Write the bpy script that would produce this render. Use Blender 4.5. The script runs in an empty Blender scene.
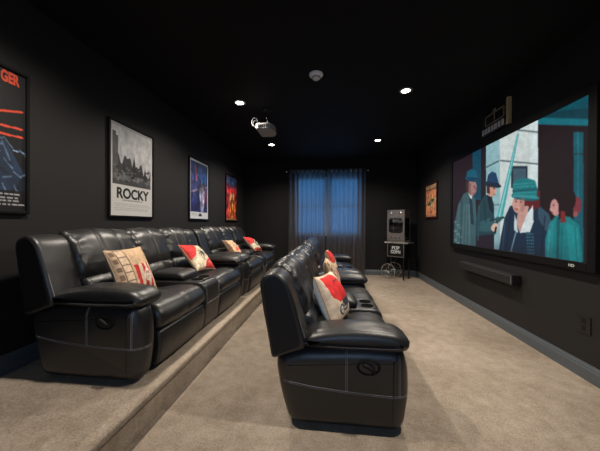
import bpy, bmesh, math, random
import numpy as np
from mathutils import Vector, Matrix, noise

random.seed(7)
S = bpy.context.scene
COL = S.collection
PI = math.pi

# ------------------------------------------------------------------ room numbers (metres)
XL, XR, YB, YR, HC = -2.309, 2.171, 7.197, -1.9, 3.0
PH = 0.227            # raised platform
PEDGE = -1.165        # its front edge
CAMH = 1.3075


def srgb(*c):
    c = np.array(c, float) / 255.0
    return np.where(c <= 0.04045, c / 12.92, ((c + 0.055) / 1.055) ** 2.4)


# ------------------------------------------------------------------ camera
cam_d = bpy.data.cameras.new('camera')
cam = bpy.data.objects.new('camera', cam_d)
COL.objects.link(cam)
cam_d.sensor_width = 36.0
cam_d.lens = 271.5 * 36.0 / 600.0
cam_d.clip_start = 0.05
yaw, pit, rol = (math.radians(v) for v in (6.3985, 0.2807, 0.2877))
fw = Vector((-math.sin(yaw) * math.cos(pit), math.cos(yaw) * math.cos(pit), -math.sin(pit)))
rt = Vector((math.cos(yaw), math.sin(yaw), 0))
up = rt.cross(fw)
rt, up = rt * math.cos(rol) + up * math.sin(rol), up * math.cos(rol) - rt * math.sin(rol)
M = Matrix((rt, up, -fw)).transposed().to_4x4()
M.translation = (0, 0, CAMH)
cam.matrix_world = M
S.camera = cam

# ------------------------------------------------------------------ materials
def new_mat(name):
    m = bpy.data.materials.new(name)
    m.use_nodes = True
    nt = m.node_tree
    return m, nt, nt.nodes['Principled BSDF']


def mat(name, rgb, rough=0.5, metal=0.0, spec=0.5, bump=None, vary=None, coat=0.0, sheen=0.0):
    m, nt, b = new_mat(name)
    b.inputs['Base Color'].default_value = (*[float(v) for v in rgb], 1)
    b.inputs['Roughness'].default_value = rough
    b.inputs['Metallic'].default_value = metal
    b.inputs['Specular IOR Level'].default_value = spec
    b.inputs['Coat Weight'].default_value = coat
    b.inputs['Sheen Weight'].default_value = sheen
    tc = nt.nodes.new('ShaderNodeTexCoord')
    if vary:                                   # (scale, second colour)
        n = nt.nodes.new('ShaderNodeTexNoise')
        n.inputs['Scale'].default_value = vary[0]
        n.inputs['Detail'].default_value = 6
        nt.links.new(tc.outputs['Object'], n.inputs['Vector'])
        mx = nt.nodes.new('ShaderNodeMix')
        mx.data_type = 'RGBA'
        mx.inputs['A'].default_value = (*[float(v) for v in rgb], 1)
        mx.inputs['B'].default_value = (*[float(v) for v in vary[1]], 1)
        nt.links.new(n.outputs['Fac'], mx.inputs['Factor'])
        nt.links.new(mx.outputs['Result'], b.inputs['Base Color'])
    if bump:                                   # (scale, strength, distance)
        n = nt.nodes.new('ShaderNodeTexNoise')
        n.inputs['Scale'].default_value = bump[0]
        n.inputs['Detail'].default_value = 4
        nt.links.new(tc.outputs['Object'], n.inputs['Vector'])
        bp = nt.nodes.new('ShaderNodeBump')
        bp.inputs['Strength'].default_value = bump[1]
        bp.inputs['Distance'].default_value = bump[2]
        nt.links.new(n.outputs['Fac'], bp.inputs['Height'])
        nt.links.new(bp.outputs['Normal'], b.inputs['Normal'])
    return m


def emit_mat(name, rgb, strength):
    m, nt, b = new_mat(name)
    b.inputs['Base Color'].default_value = (0.8, 0.8, 0.8, 1)
    b.inputs['Emission Color'].default_value = (*rgb, 1)
    b.inputs['Emission Strength'].default_value = strength
    return m


def print_mat(name, rough=0.35, emission=0.0, bump=None):
    """Reads the printed picture (colour attribute 'ink')."""
    m, nt, b = new_mat(name)
    a = nt.nodes.new('ShaderNodeVertexColor')
    a.layer_name = 'ink'
    if emission:
        b.inputs['Base Color'].default_value = (0.01, 0.01, 0.01, 1)
        nt.links.new(a.outputs['Color'], b.inputs['Emission Color'])
        b.inputs['Emission Strength'].default_value = emission
        b.inputs['Specular IOR Level'].default_value = 0.1
    else:
        nt.links.new(a.outputs['Color'], b.inputs['Base Color'])
    b.inputs['Roughness'].default_value = rough
    if bump:
        tc = nt.nodes.new('ShaderNodeTexCoord')
        n = nt.nodes.new('ShaderNodeTexNoise')
        n.inputs['Scale'].default_value = bump[0]
        nt.links.new(tc.outputs['Object'], n.inputs['Vector'])
        bp = nt.nodes.new('ShaderNodeBump')
        bp.inputs['Strength'].default_value = bump[1]
        bp.inputs['Distance'].default_value = bump[2]
        nt.links.new(n.outputs['Fac'], bp.inputs['Height'])
        nt.links.new(bp.outputs['Normal'], b.inputs['Normal'])
    return m


def carpet_mat():
    m, nt, b = new_mat('beige_carpet')
    tc = nt.nodes.new('ShaderNodeTexCoord')

    def nz(scale, detail=5, rough=0.6, dist=0.0):
        n = nt.nodes.new('ShaderNodeTexNoise')
        n.inputs['Scale'].default_value = scale
        n.inputs['Detail'].default_value = detail
        n.inputs['Roughness'].default_value = rough
        n.inputs['Distortion'].default_value = dist
        nt.links.new(tc.outputs['Object'], n.inputs['Vector'])
        return n

    big, mid, fine = nz(1.1, 3, 0.5, 0.6), nz(9, 6, 0.75, 0.1), nz(85, 4, 0.7)
    r1 = nt.nodes.new('ShaderNodeValToRGB')
    r1.color_ramp.elements[0].position = 0.36
    r1.color_ramp.elements[1].position = 0.66
    r1.color_ramp.elements[0].color = (0.275, 0.222, 0.170, 1)
    r1.color_ramp.elements[1].color = (0.430, 0.362, 0.290, 1)
    ad = nt.nodes.new('ShaderNodeMath')
    ad.operation = 'ADD'
    ml = nt.nodes.new('ShaderNodeMath')
    ml.operation = 'MULTIPLY_ADD'
    ml.inputs[1].default_value = 0.55
    ml.inputs[2].default_value = 0.225
    nt.links.new(big.outputs['Fac'], ml.inputs[0])
    m2 = nt.nodes.new('ShaderNodeMath')
    m2.operation = 'MULTIPLY_ADD'
    m2.inputs[1].default_value = 0.70
    m2.inputs[2].default_value = -0.35
    nt.links.new(mid.outputs['Fac'], m2.inputs[0])
    nt.links.new(ml.outputs[0], ad.inputs[0])
    nt.links.new(m2.outputs[0], ad.inputs[1])
    nt.links.new(ad.outputs[0], r1.inputs['Fac'])
    mx = nt.nodes.new('ShaderNodeMix')
    mx.data_type = 'RGBA'
    mx.blend_type = 'MULTIPLY'
    mx.inputs['Factor'].default_value = 0.80
    r2 = nt.nodes.new('ShaderNodeValToRGB')
    r2.color_ramp.elements[0].position = 0.3
    r2.color_ramp.elements[1].position = 0.7
    r2.color_ramp.elements[0].color = (0.62, 0.6, 0.58, 1)
    r2.color_ramp.elements[1].color = (1.25, 1.25, 1.25, 1)
    nt.links.new(fine.outputs['Fac'], r2.inputs['Fac'])
    nt.links.new(r1.outputs['Color'], mx.inputs['A'])
    nt.links.new(r2.outputs['Color'], mx.inputs['B'])
    nt.links.new(mx.outputs['Result'], b.inputs['Base Color'])
    b.inputs['Roughness'].default_value = 0.95
    b.inputs['Specular IOR Level'].default_value = 0.1
    bp = nt.nodes.new('ShaderNodeBump')
    bp.inputs['Strength'].default_value = 0.6
    bp.inputs['Distance'].default_value = 0.01
    nt.links.new(fine.outputs['Fac'], bp.inputs['Height'])
    nt.links.new(bp.outputs['Normal'], b.inputs['Normal'])
    return m


def curtain_mat():
    m, nt, b = new_mat('sheer_dark_fabric')
    b.inputs['Base Color'].default_value = (0.13, 0.115, 0.11, 1)
    b.inputs['Roughness'].default_value = 0.8
    b.inputs['Specular IOR Level'].default_value = 0.2
    tr = nt.nodes.new('ShaderNodeBsdfTransparent')
    tr.inputs['Color'].default_value = (0.85, 0.85, 0.88, 1)
    tl = nt.nodes.new('ShaderNodeBsdfTranslucent')
    tl.inputs['Color'].default_value = (0.30, 0.30, 0.32, 1)
    m1 = nt.nodes.new('ShaderNodeMixShader')
    m1.inputs['Fac'].default_value = 0.5
    nt.links.new(b.outputs[0], m1.inputs[1])
    nt.links.new(tl.outputs[0], m1.inputs[2])
    m2 = nt.nodes.new('ShaderNodeMixShader')
    # weave: fine vertical threads let more or less light through
    tc = nt.nodes.new('ShaderNodeTexCoord')
    mp = nt.nodes.new('ShaderNodeMapping')
    mp.inputs['Scale'].default_value = (26, 26, 1.2)
    n = nt.nodes.new('ShaderNodeTexNoise')
    n.inputs['Scale'].default_value = 1.0
    n.inputs['Detail'].default_value = 3
    rg = nt.nodes.new('ShaderNodeMapRange')
    rg.inputs['From Min'].default_value = 0.3
    rg.inputs['From Max'].default_value = 0.7
    rg.inputs['To Min'].default_value = 0.10
    rg.inputs['To Max'].default_value = 0.34
    nt.links.new(tc.outputs['Object'], mp.inputs['Vector'])
    nt.links.new(mp.outputs[0], n.inputs['Vector'])
    nt.links.new(n.outputs['Fac'], rg.inputs['Value'])
    nt.links.new(rg.outputs[0], m2.inputs['Fac'])
    nt.links.new(m1.outputs[0], m2.inputs[1])
    nt.links.new(tr.outputs[0], m2.inputs[2])
    nt.links.new(m2.outputs[0], nt.nodes['Material Output'].inputs['Surface'])
    return m


def glass_mat(name, tint=(0.9, 0.92, 0.95), gloss=0.08):
    m, nt, b = new_mat(name)
    tr = nt.nodes.new('ShaderNodeBsdfTransparent')
    tr.inputs['Color'].default_value = (*tint, 1)
    gl = nt.nodes.new('ShaderNodeBsdfGlossy')
    gl.inputs['Roughness'].default_value = 0.03
    mx = nt.nodes.new('ShaderNodeMixShader')
    mx.inputs['Fac'].default_value = gloss
    nt.links.new(tr.outputs[0], mx.inputs[1])
    nt.links.new(gl.outputs[0], mx.inputs[2])
    nt.links.new(mx.outputs[0], nt.nodes['Material Output'].inputs['Surface'])
    return m


LEATHER = mat('black_leather', (0.0100, 0.0098, 0.0100), 0.40, spec=0.72, bump=(38, 0.13, 0.005))
DARKLEATHER = mat('dark_back_vinyl', (0.008, 0.008, 0.009), 0.5, spec=0.35, bump=(60, 0.15, 0.003))
STITCH = mat('pale_thread', (0.30, 0.30, 0.32), 0.7)
BLACKPLASTIC = mat('black_plastic', (0.008, 0.008, 0.008), 0.35)
HOLE = mat('black_recess', (0.002, 0.002, 0.002), 0.9, spec=0.05)
BLACKMATTE = mat('matte_black', (0.006, 0.006, 0.006), 0.7, spec=0.25)
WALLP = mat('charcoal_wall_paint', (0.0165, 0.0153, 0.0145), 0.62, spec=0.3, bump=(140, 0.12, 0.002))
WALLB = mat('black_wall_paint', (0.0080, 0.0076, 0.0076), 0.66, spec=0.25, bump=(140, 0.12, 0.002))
CEILP = mat('black_ceiling_paint', (0.0038, 0.0038, 0.0040), 0.8, spec=0.2, bump=(90, 0.1, 0.002))
TRIMP = mat('slate_trim_paint', (0.085, 0.100, 0.112), 0.4, spec=0.5)
CARPET = carpet_mat()
CURTAIN = curtain_mat()
GROMMET = mat('bright_grommet', (0.8, 0.8, 0.8), 0.3, metal=0.4)
CHROME = mat('chrome', (0.75, 0.75, 0.76), 0.18, metal=1)
STEEL = mat('brushed_steel', (0.42, 0.40, 0.38), 0.34, metal=0.85, bump=(70, 0.1, 0.002))
WHITEP = mat('white_plastic', (0.62, 0.61, 0.60), 0.45)
GREYP = mat('grey_plastic', (0.34, 0.335, 0.335), 0.5)
GLASS = glass_mat('window_glass')
CABGLASS = glass_mat('cabinet_glass', (0.55, 0.56, 0.57), 0.12)
FRAMEB = mat('black_frame', (0.003, 0.003, 0.003), 0.6, spec=0.2)
GOLD = mat('dull_gold', (0.60, 0.44, 0.20), 0.5, metal=0.15)
FRAMER = mat('dark_red_wood_frame', (0.035, 0.010, 0.007), 0.45)
LENS = emit_mat('lit_lamp_lens', (1.0, 0.95, 0.86), 30)
POSTER = print_mat('printed_paper', 0.55)
PILLOW = print_mat('printed_linen', 0.9, bump=(180, 0.25, 0.004))
SCREEN = print_mat('screen_picture', 0.6, emission=0.95)
TITLEBLACK = mat('black_ink', (0.008, 0.008, 0.008), 0.6)
TITLERED = mat('orange_red_ink', srgb(214, 74, 44), 0.6)
WHITEINK = mat('white_ink', (0.55, 0.57, 0.57), 0.6)
CORN = mat('popcorn', (0.62, 0.50, 0.26), 0.8)
WINFRAME = mat('window_frame_paint', (0.55, 0.55, 0.56), 0.5)

# ------------------------------------------------------------------ object helpers
def tag(o, label=None, cat=None, group=None, kind=None):
    if label: o['label'] = label
    if cat: o['category'] = cat
    if group: o['group'] = group
    if kind: o['kind'] = kind
    return o


def empty(name, loc, rz=0.0):
    o = bpy.data.objects.new(name, None)
    o.empty_display_size = 0.1
    o.location = loc
    o.rotation_euler = (0, 0, rz)
    COL.objects.link(o)
    return o


def link(name, bm, m, parent=None, smooth=True, recalc=True):
    if recalc:
        bmesh.ops.recalc_face_normals(bm, faces=bm.faces)
    me = bpy.data.meshes.new(name)
    bm.to_mesh(me)
    bm.free()
    if smooth:
        me.shade_smooth()
    me.materials.append(m)
    o = bpy.data.objects.new(name, me)
    COL.objects.link(o)
    if parent: o.parent = parent
    return o


def copy_tree(o, parent=None):
    c = o.copy()
    COL.objects.link(c)
    if parent is not None: c.parent = parent
    for ch in list(o.children):
        copy_tree(ch, c)
    return c


def add_box(bm, lo, hi, bev=0.0, seg=2):
    c = [(a + b) / 2 for a, b in zip(lo, hi)]
    r = bmesh.ops.create_cube(bm, size=1.0)
    vs = r['verts']
    for v in vs:
        v.co = Vector((c[i] + v.co[i] * (hi[i] - lo[i]) for i in range(3)))
    if bev > 0:
        es = list({e for v in vs for e in v.link_edges})
        bmesh.ops.bevel(bm, geom=es, offset=bev, segments=seg, affect='EDGES', profile=0.5)
    return bm


def box(name, lo, hi, m, parent=None, bev=0.0, seg=2, smooth=False):
    bm = bmesh.new()
    add_box(bm, lo, hi, bev, seg)
    return link(name, bm, m, parent, smooth)


def add_tube(bm, pts, r, sides=8, closed=False, caps=True):
    pts = [Vector(p) for p in pts]
    n = len(pts)
    rings = []
    ref = None
    for i in range(n):
        a = pts[(i - 1) % n] if (closed or i > 0) else pts[i]
        b = pts[(i + 1) % n] if (closed or i < n - 1) else pts[i]
        t = (b - a).normalized()
        if ref is None:
            ref = Vector((0, 0, 1)) if abs(t.z) < 0.9 else Vector((1, 0, 0))
        u = (ref - t * ref.dot(t))
        if u.length < 1e-5:
            u = t.orthogonal()
        u.normalize()
        ref = u
        w = t.cross(u)
        rings.append([bm.verts.new(pts[i] + (u * math.cos(2 * PI * k / sides) + w * math.sin(2 * PI * k / sides)) * r) for k in range(sides)])
    for i in range(n if closed else n - 1):
        A, B = rings[i], rings[(i + 1) % n]
        for k in range(sides):
            bm.faces.new((A[k], A[(k + 1) % sides], B[(k + 1) % sides], B[k]))
    if caps and not closed:
        bm.faces.new(list(reversed(rings[0])))
        bm.faces.new(rings[-1])
    return bm


def add_lathe(bm, prof, mtx=Matrix(), sides=28):
    """prof: list of (radius, height) turned about local z."""
    rings = []
    for r, z in prof:
        if r < 1e-6:
            rings.append([bm.verts.new(mtx @ Vector((0, 0, z)))])
        else:
            rings.append([bm.verts.new(mtx @ Vector((r * math.cos(2 * PI * k / sides), r * math.sin(2 * PI * k / sides), z))) for k in range(sides)])
    for A, B in zip(rings, rings[1:]):
        for k in range(sides):
            k2 = (k + 1) % sides
            if len(A) == 1 and len(B) == 1: continue
            if len(A) == 1: bm.faces.new((A[0], B[k], B[k2]))
            elif len(B) == 1: bm.faces.new((A[k], A[k2], B[0]))
            else: bm.faces.new((A[k], A[k2], B[k2], B[k]))
    return bm


def round_poly(pts, r=0.03, seg=5):
    out = []
    n = len(pts)
    for i in range(n):
        p = Vector(pts[i][:2])
        rr = pts[i][2] if len(pts[i]) > 2 else r
        a, b = Vector(pts[i - 1][:2]) - p, Vector(pts[(i + 1) % n][:2]) - p
        d = min(rr, 0.45 * a.length, 0.45 * b.length)
        if d < 1e-5:
            out.append(p)
            continue
        A, B = p + a.normalized() * d, p + b.normalized() * d
        for k in range(seg + 1):
            t = k / seg
            out.append(A * (1 - t) ** 2 + p * 2 * t * (1 - t) + B * t * t)
    return out


def resample(poly, n):
    L = [0.0]
    m = len(poly)
    for i in range(m):
        L.append(L[-1] + (poly[(i + 1) % m] - poly[i]).length)
    res = []
    j = 0
    for k in range(n):
        s = L[-1] * k / n
        while L[j + 1] < s: j += 1
        t = (s - L[j]) / max(1e-9, L[j + 1] - L[j])
        res.append(poly[j].lerp(poly[(j + 1) % m], t))
    return res


def soft_prism(bm, prof, y0, y1, r=0.05, n=64, mid=10, disp=None, axis='y', rseg=5):
    """Upholstered block: closed xz profile swept along y with rounded ends; disp(t, x, z, nx, nz) pushes the cover in or out."""
    P = resample(prof, n)
    area = sum(P[i].x * P[(i + 1) % n].y - P[(i + 1) % n].x * P[i].y for i in range(n))
    sgn = 1 if area > 0 else -1
    N = []
    for i in range(n):
        t = P[(i + 1) % n] - P[i - 1]
        N.append(Vector((t.y, -t.x)).normalized() * sgn)
    secs = []
    for k in range(rseg + 1):
        a = PI / 2 * k / rseg
        secs.append((y0 + r * (1 - math.cos(a)), r * (1 - math.sin(a))))
    for k in range(1, mid):
        secs.append((y0 + r + (y1 - y0 - 2 * r) * k / mid, 0.0))
    for k in range(rseg + 1):
        a = PI / 2 * (1 - k / rseg)
        secs.append((y1 - r * (1 - math.cos(a)), r * (1 - math.sin(a))))
    rings = []
    for y, d in secs:
        t = (y - y0) / (y1 - y0)
        ring = []
        for i in range(n):
            e = disp(t, P[i].x, P[i].y, N[i].x, N[i].y) if disp else 0.0
            q = P[i] + N[i] * (e - d)
            ring.append(bm.verts.new((q.x, y, q.y)))
        rings.append(ring)
    for A, B in zip(rings, rings[1:]):
        for i in range(n):
            bm.faces.new((A[i], A[(i + 1) % n], B[(i + 1) % n], B[i]))
    bm.faces.new(rings[0])
    bm.faces.new(list(reversed(rings[-1])))
    return bm


def dist_poly(p, poly):
    best = 9.0
    m = len(poly)
    for i in range(m):
        a, b = poly[i], poly[(i + 1) % m]
        ab = b - a
        t = max(0, min(1, (p - a).dot(ab) / max(1e-9, ab.length_squared)))
        best = min(best, (p - a - ab * t).length)
    return best


def text_mesh(name, s, size, mtx, m, parent, bold=0.0, sx=1.0, depth=0.001):
    c = bpy.data.curves.new(name, 'FONT')
    c.body = s
    c.size = size
    c.offset = bold
    c.extrude = depth
    c.align_x = 'CENTER'
    c.align_y = 'CENTER'
    t = bpy.data.objects.new('lettering_source', c)
    COL.objects.link(t)
    dg = bpy.context.evaluated_depsgraph_get()
    me = bpy.data.meshes.new_from_object(t.evaluated_get(dg))
    bpy.data.objects.remove(t)
    me.name = name
    me.materials.clear()
    me.materials.append(m)
    o = bpy.data.objects.new(name, me)
    COL.objects.link(o)
    me.transform(mtx @ Matrix.Diagonal((sx, 1, 1, 1)))
    if parent: o.parent = parent
    return o


# ------------------------------------------------------------------ printed pictures: a fine grid of coloured cells
class Art:
    """Paint a flat picture; U, V are the picture's own coordinates at each grid vertex."""
    def __init__(s, U, V, base=(0, 0, 0)):
        s.U, s.V = U, V
        s.C = np.zeros(U.shape + (3,)) + np.array(base, float)
        s.rng = np.random.default_rng(5)

    def put(s, mask, c, a=1.0):
        w = (mask.astype(float) * a)[..., None]
        s.C = s.C * (1 - w) + np.array(c, float) * w

    def poly(s, pts, c, a=1.0):
        m = np.zeros(s.U.shape, bool)
        n = len(pts)
        for i in range(n):
            (x1, y1), (x2, y2) = pts[i], pts[(i + 1) % n]
            if y1 == y2: continue
            cond = (y1 > s.V) != (y2 > s.V)
            m ^= cond & (s.U < (x2 - x1) * (s.V - y1) / (y2 - y1) + x1)
        s.put(m, c, a)
        return m

    def ell(s, cx, cy, rx, ry, c, a=1.0, rot=0.0):
        dx, dy = s.U - cx, s.V - cy
        k, l = math.cos(rot), math.sin(rot)
        m = ((dx * k + dy * l) / rx) ** 2 + ((-dx * l + dy * k) / ry) ** 2 < 1
        s.put(m, c, a)
        return m

    def line(s, x1, y1, x2, y2, w, c, a=1.0):
        d = np.array([x2 - x1, y2 - y1], float)
        L = max(1e-9, (d ** 2).sum())
        t = np.clip(((s.U - x1) * d[0] + (s.V - y1) * d[1]) / L, 0, 1)
        r = np.hypot(s.U - x1 - t * d[0], s.V - y1 - t * d[1])
        s.put(r < w / 2, c, a)

    def glow(s, cx, cy, rx, ry, c, a=1.0):
        w = a * np.exp(-(((s.U - cx) / rx) ** 2 + ((s.V - cy) / ry) ** 2))[..., None]
        s.C = s.C * (1 - w) + np.array(c, float) * w

    def grain(s, amt, fx, fy, mask=None):
        out = np.zeros(s.U.shape)
        flat_u, flat_v = s.U.ravel() * fx, s.V.ravel() * fy
        out = np.array([noise.fractal(Vector((a, b, 3.3)), 0.7, 2.0, 4) for a, b in zip(flat_u, flat_v)]).reshape(s.U.shape)
        f = np.clip(1 + out * amt, 0.0, 3.0)
        if mask is not None: f = np.where(mask, f, 1.0)
        s.C = s.C * f[..., None]

    GLY = {'P': ('1110', '1001', '1001', '1110', '1000', '1000', '1000'), 'O': ('0110', '1001', '1001', '1001', '1001', '1001', '0110'),
           'C': ('0111', '1000', '1000', '1000', '1000', '1000', '0111'), 'R': ('1110', '1001', '1001', '1110', '1010', '1001', '1001'),
           'N': ('1001', '1101', '1101', '1011', '1011', '1001', '1001')}

    def soften(s, n=1):
        for _ in range(n):
            P = np.pad(s.C, ((1, 1), (1, 1), (0, 0)), 'edge')
            s.C = (P[:-2, 1:-1] + P[2:, 1:-1] + P[1:-1, :-2] + P[1:-1, 2:] + 2 * P[1:-1, 1:-1]) / 6

    def text(s, word, cx, cy, h, c, w=None):
        px = h / 7
        pw = px if w is None else w / (5 * len(word) - 1)
        x0 = cx - pw * (5 * len(word) - 1) / 2
        for i, ch in enumerate(word):
            for r, row in enumerate(s.GLY[ch]):
                for k, bit in enumerate(row):
                    if bit == '1':
                        X, Y = x0 + (i * 5 + k) * pw, cy - h / 2 + r * px
                        s.put((s.U >= X) & (s.U < X + pw) & (s.V >= Y) & (s.V < Y + px), c)


def lin(C):
    C = np.clip(C, 0, 255) / 255.0
    return np.where(C <= 0.04045, C / 12.92, ((C + 0.055) / 1.055) ** 2.4)


def set_ink(me, L):
    a = me.color_attributes.new('ink', 'FLOAT_COLOR', 'POINT')
    buf = np.ones((len(me.vertices), 4), np.float32)
    buf[:, :3] = L.reshape(-1, 3)
    a.data.foreach_set('color', buf.ravel())


def flat_print(name, P00, du, dv, art, m, parent):
    """Sheet with corner P00, edges du (along columns) and dv (down the rows), inked with art.C."""
    R, Cn = art.U.shape
    i, j = np.meshgrid(np.linspace(0, 1, Cn), np.linspace(0, 1, R))
    P = np.array(P00)[None, None] + i[..., None] * np.array(du) + j[..., None] * np.array(dv)
    idx = np.arange(R * Cn).reshape(R, Cn)
    F = np.stack([idx[:-1, :-1], idx[1:, :-1], idx[1:, 1:], idx[:-1, 1:]], -1).reshape(-1, 4)
    nrm = np.cross(dv, du)
    me = bpy.data.meshes.new(name)
    me.from_pydata(P.reshape(-1, 3).tolist(), [], F.tolist())
    set_ink(me, lin(art.C))
    me.materials.append(m)
    o = bpy.data.objects.new(name, me)
    COL.objects.link(o)
    if parent: o.parent = parent
    return o


FW, RT, UP = (np.array(v) for v in (fw, rt, up))


def photo_uv(P):
    """Where a point of the flat picture stands in the reference photograph (to copy the picture from it)."""
    D = P - np.array([0, 0, CAMH])
    z = D @ FW
    return 300 + 271.5 * (D @ RT) / z, 225.5 - 271.5 * (D @ UP) / z


def sheet_uv(R, Cn, P00, du, dv):
    i, j = np.meshgrid(np.linspace(0, 1, Cn), np.linspace(0, 1, R))
    P = np.array(P00)[None, None] + i[..., None] * np.array(du) + j[..., None] * np.array(dv)
    return photo_uv(P)


def unit_uv(R, Cn):
    i, j = np.meshgrid(np.linspace(0, 1, Cn), np.linspace(0, 1, R))
    return i, j


#==SETTING==
# ------------------------------------------------------------------ the room
T = 0.12
tag(box('floor', (XL - T, YR - T, -0.1), (XR + T, YB + T, 0.0), CARPET), 'beige carpeted floor of the home theatre', 'floor', kind='structure')
tag(box('ceiling', (XL - T, YR - T, HC), (XR + T, YB + T, HC + 0.1), CEILP), 'black painted ceiling', 'ceiling', kind='structure')
tag(box('wall_left', (XL - T, YR - T, 0), (XL, YB + T, HC), WALLP), 'charcoal wall on the left hung with film posters', 'wall', kind='structure')
tag(box('wall_right', (XR, YR - T, 0), (XR + T, YB + T, HC), WALLP), 'charcoal wall on the right with the big screen', 'wall', kind='structure')

WX0, WX1, WZ0, WZ1 = -0.925, 0.775, 1.0, 2.56


def wall_with_hole(name, y0, y1, hx0, hx1, hz0, hz1, m):
    bm = bmesh.new()
    add_box(bm, (XL, y0, 0), (hx0, y1, HC))
    add_box(bm, (hx1, y0, 0), (XR, y1, HC))
    add_box(bm, (hx0, y0, 0), (hx1, y1, hz0))
    add_box(bm, (hx0, y0, hz1), (hx1, y1, HC))
    return link(name, bm, m, smooth=False)


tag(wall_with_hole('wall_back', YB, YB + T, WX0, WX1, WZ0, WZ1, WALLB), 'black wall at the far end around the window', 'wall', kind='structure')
RX0, RX1, RZ0, RZ1 = -0.9, 1.1, 0.95, 2.35
tag(wall_with_hole('wall_rear', YR - T, YR, RX0, RX1, RZ0, RZ1, WALLP), 'charcoal wall behind the viewer', 'wall', kind='structure')


def window(name, x0, x1, z0, z1, y, label):
    bm = bmesh.new()
    f = 0.045
    for lo, hi in (((x0, z0), (x0 + f, z1)), ((x1 - f, z0), (x1, z1)), ((x0 + f, z0), (x1 - f, z0 + f)), ((x0 + f, z1 - f), (x1 - f, z1))):
        add_box(bm, (lo[0], y - 0.035, lo[1]), (hi[0], y + 0.035, hi[1]))
    xm = (x0 + x1) / 2
    add_box(bm, (xm - 0.05, y - 0.034, z0 + f), (xm + 0.05, y + 0.034, z1 - f))
    w = link(name, bm, WINFRAME, smooth=False)
    tag(w, label, 'window', kind='structure')
    for a, b in ((x0 + f, xm - 0.05), (xm + 0.05, x1 - f)):
        bm = bmesh.new()
        zm = (z0 + z1) / 2
        g = 0.03
        for lo, hi in (((a, zm - 0.025), (b, zm + 0.025)), ((a, z0 + f), (a + g, z1 - f)), ((b - g, z0 + f), (b, z1 - f)),
                       ((a, z0 + f), (b, z0 + f + g)), ((a, z1 - f - g), (b, z1 - f)),
                       (((a + b) / 2 - 0.009, z0 + f), ((a + b) / 2 + 0.009, z1 - f))):
            add_box(bm, (lo[0], y - 0.02, lo[1]), (hi[0], y + 0.02, hi[1]))
        sash = link('sash', bm, WINFRAME, w, smooth=False)
        pane = box('pane', (a + 0.001, y + 0.004, z0 + f + 0.001), (b - 0.001, y + 0.010, z1 - f - 0.001), GLASS, sash)
    return w


window('window_1', WX0 + 0.001, WX1 - 0.001, WZ0 + 0.001, WZ1 - 0.001, YB + 0.06, 'double sash window behind the dark sheer curtains')
window('window_2', RX0 + 0.001, RX1 - 0.001, RZ0 + 0.001, RZ1 - 0.001, YR - 0.06, 'window in the wall behind the viewer')

# raised carpeted platform with a soft nosing
bm = bmesh.new()
pr = round_poly([(XL, 0.0, 0), (PEDGE, 0.0, 0), (PEDGE, PH - 0.055, 0.02), (PEDGE + 0.028, PH - 0.05, 0.02), (PEDGE + 0.03, PH, 0.045), (XL, PH, 0)], seg=6)
A = [bm.verts.new((p.x, YR, p.y)) for p in pr]
B = [bm.verts.new((p.x, YB, p.y)) for p in pr]
for i in range(len(pr)):
    bm.faces.new((A[i], A[(i + 1) % len(pr)], B[(i + 1) % len(pr)], B[i]))
bm.faces.new(A)
bm.faces.new(list(reversed(B)))
o = link('floor_platform', bm, CARPET, smooth=False)
for p in o.data.polygons:
    p.use_smooth = abs(p.normal.y) < 0.5 and p.area < 0.12 * 3
tag(o, 'carpeted raised platform along the left wall under the back row', 'platform', kind='structure')


def baseboard(name, a, b, nrm, z0, label):
    """Moulded board from a to b standing proud of the wall along nrm."""
    prof = [(0, 0), (0.018, 0), (0.018, 0.095), (0.014, 0.103), (0.013, 0.118), (0.008, 0.128), (0.006, 0.140), (0, 0.140)]
    bm = bmesh.new()
    R = []
    for p in (a, b):
        R.append([bm.verts.new((p[0] + nrm[0] * d, p[1] + nrm[1] * d, z0 + z)) for d, z in prof])
    n = len(prof)
    for i in range(n):
        bm.faces.new((R[0][i], R[0][(i + 1) % n], R[1][(i + 1) % n], R[1][i]))
    bm.faces.new(R[0])
    bm.faces.new(list(reversed(R[1])))
    tag(link(name, bm, TRIMP, smooth=False), label, 'baseboard', kind='structure')


baseboard('baseboard_right', (XR, YR, 0), (XR, YB, 0), (-1, 0), 0, 'slate grey baseboard under the screen wall')
baseboard('baseboard_back', (PEDGE + 0.03, YB, 0), (XR - 0.018, YB, 0), (0, -1), 0, 'slate grey baseboard below the curtains')
baseboard('baseboard_left', (XL, YR, 0), (XL, YB, 0), (1, 0), PH, 'slate grey baseboard behind the back row')

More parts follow.
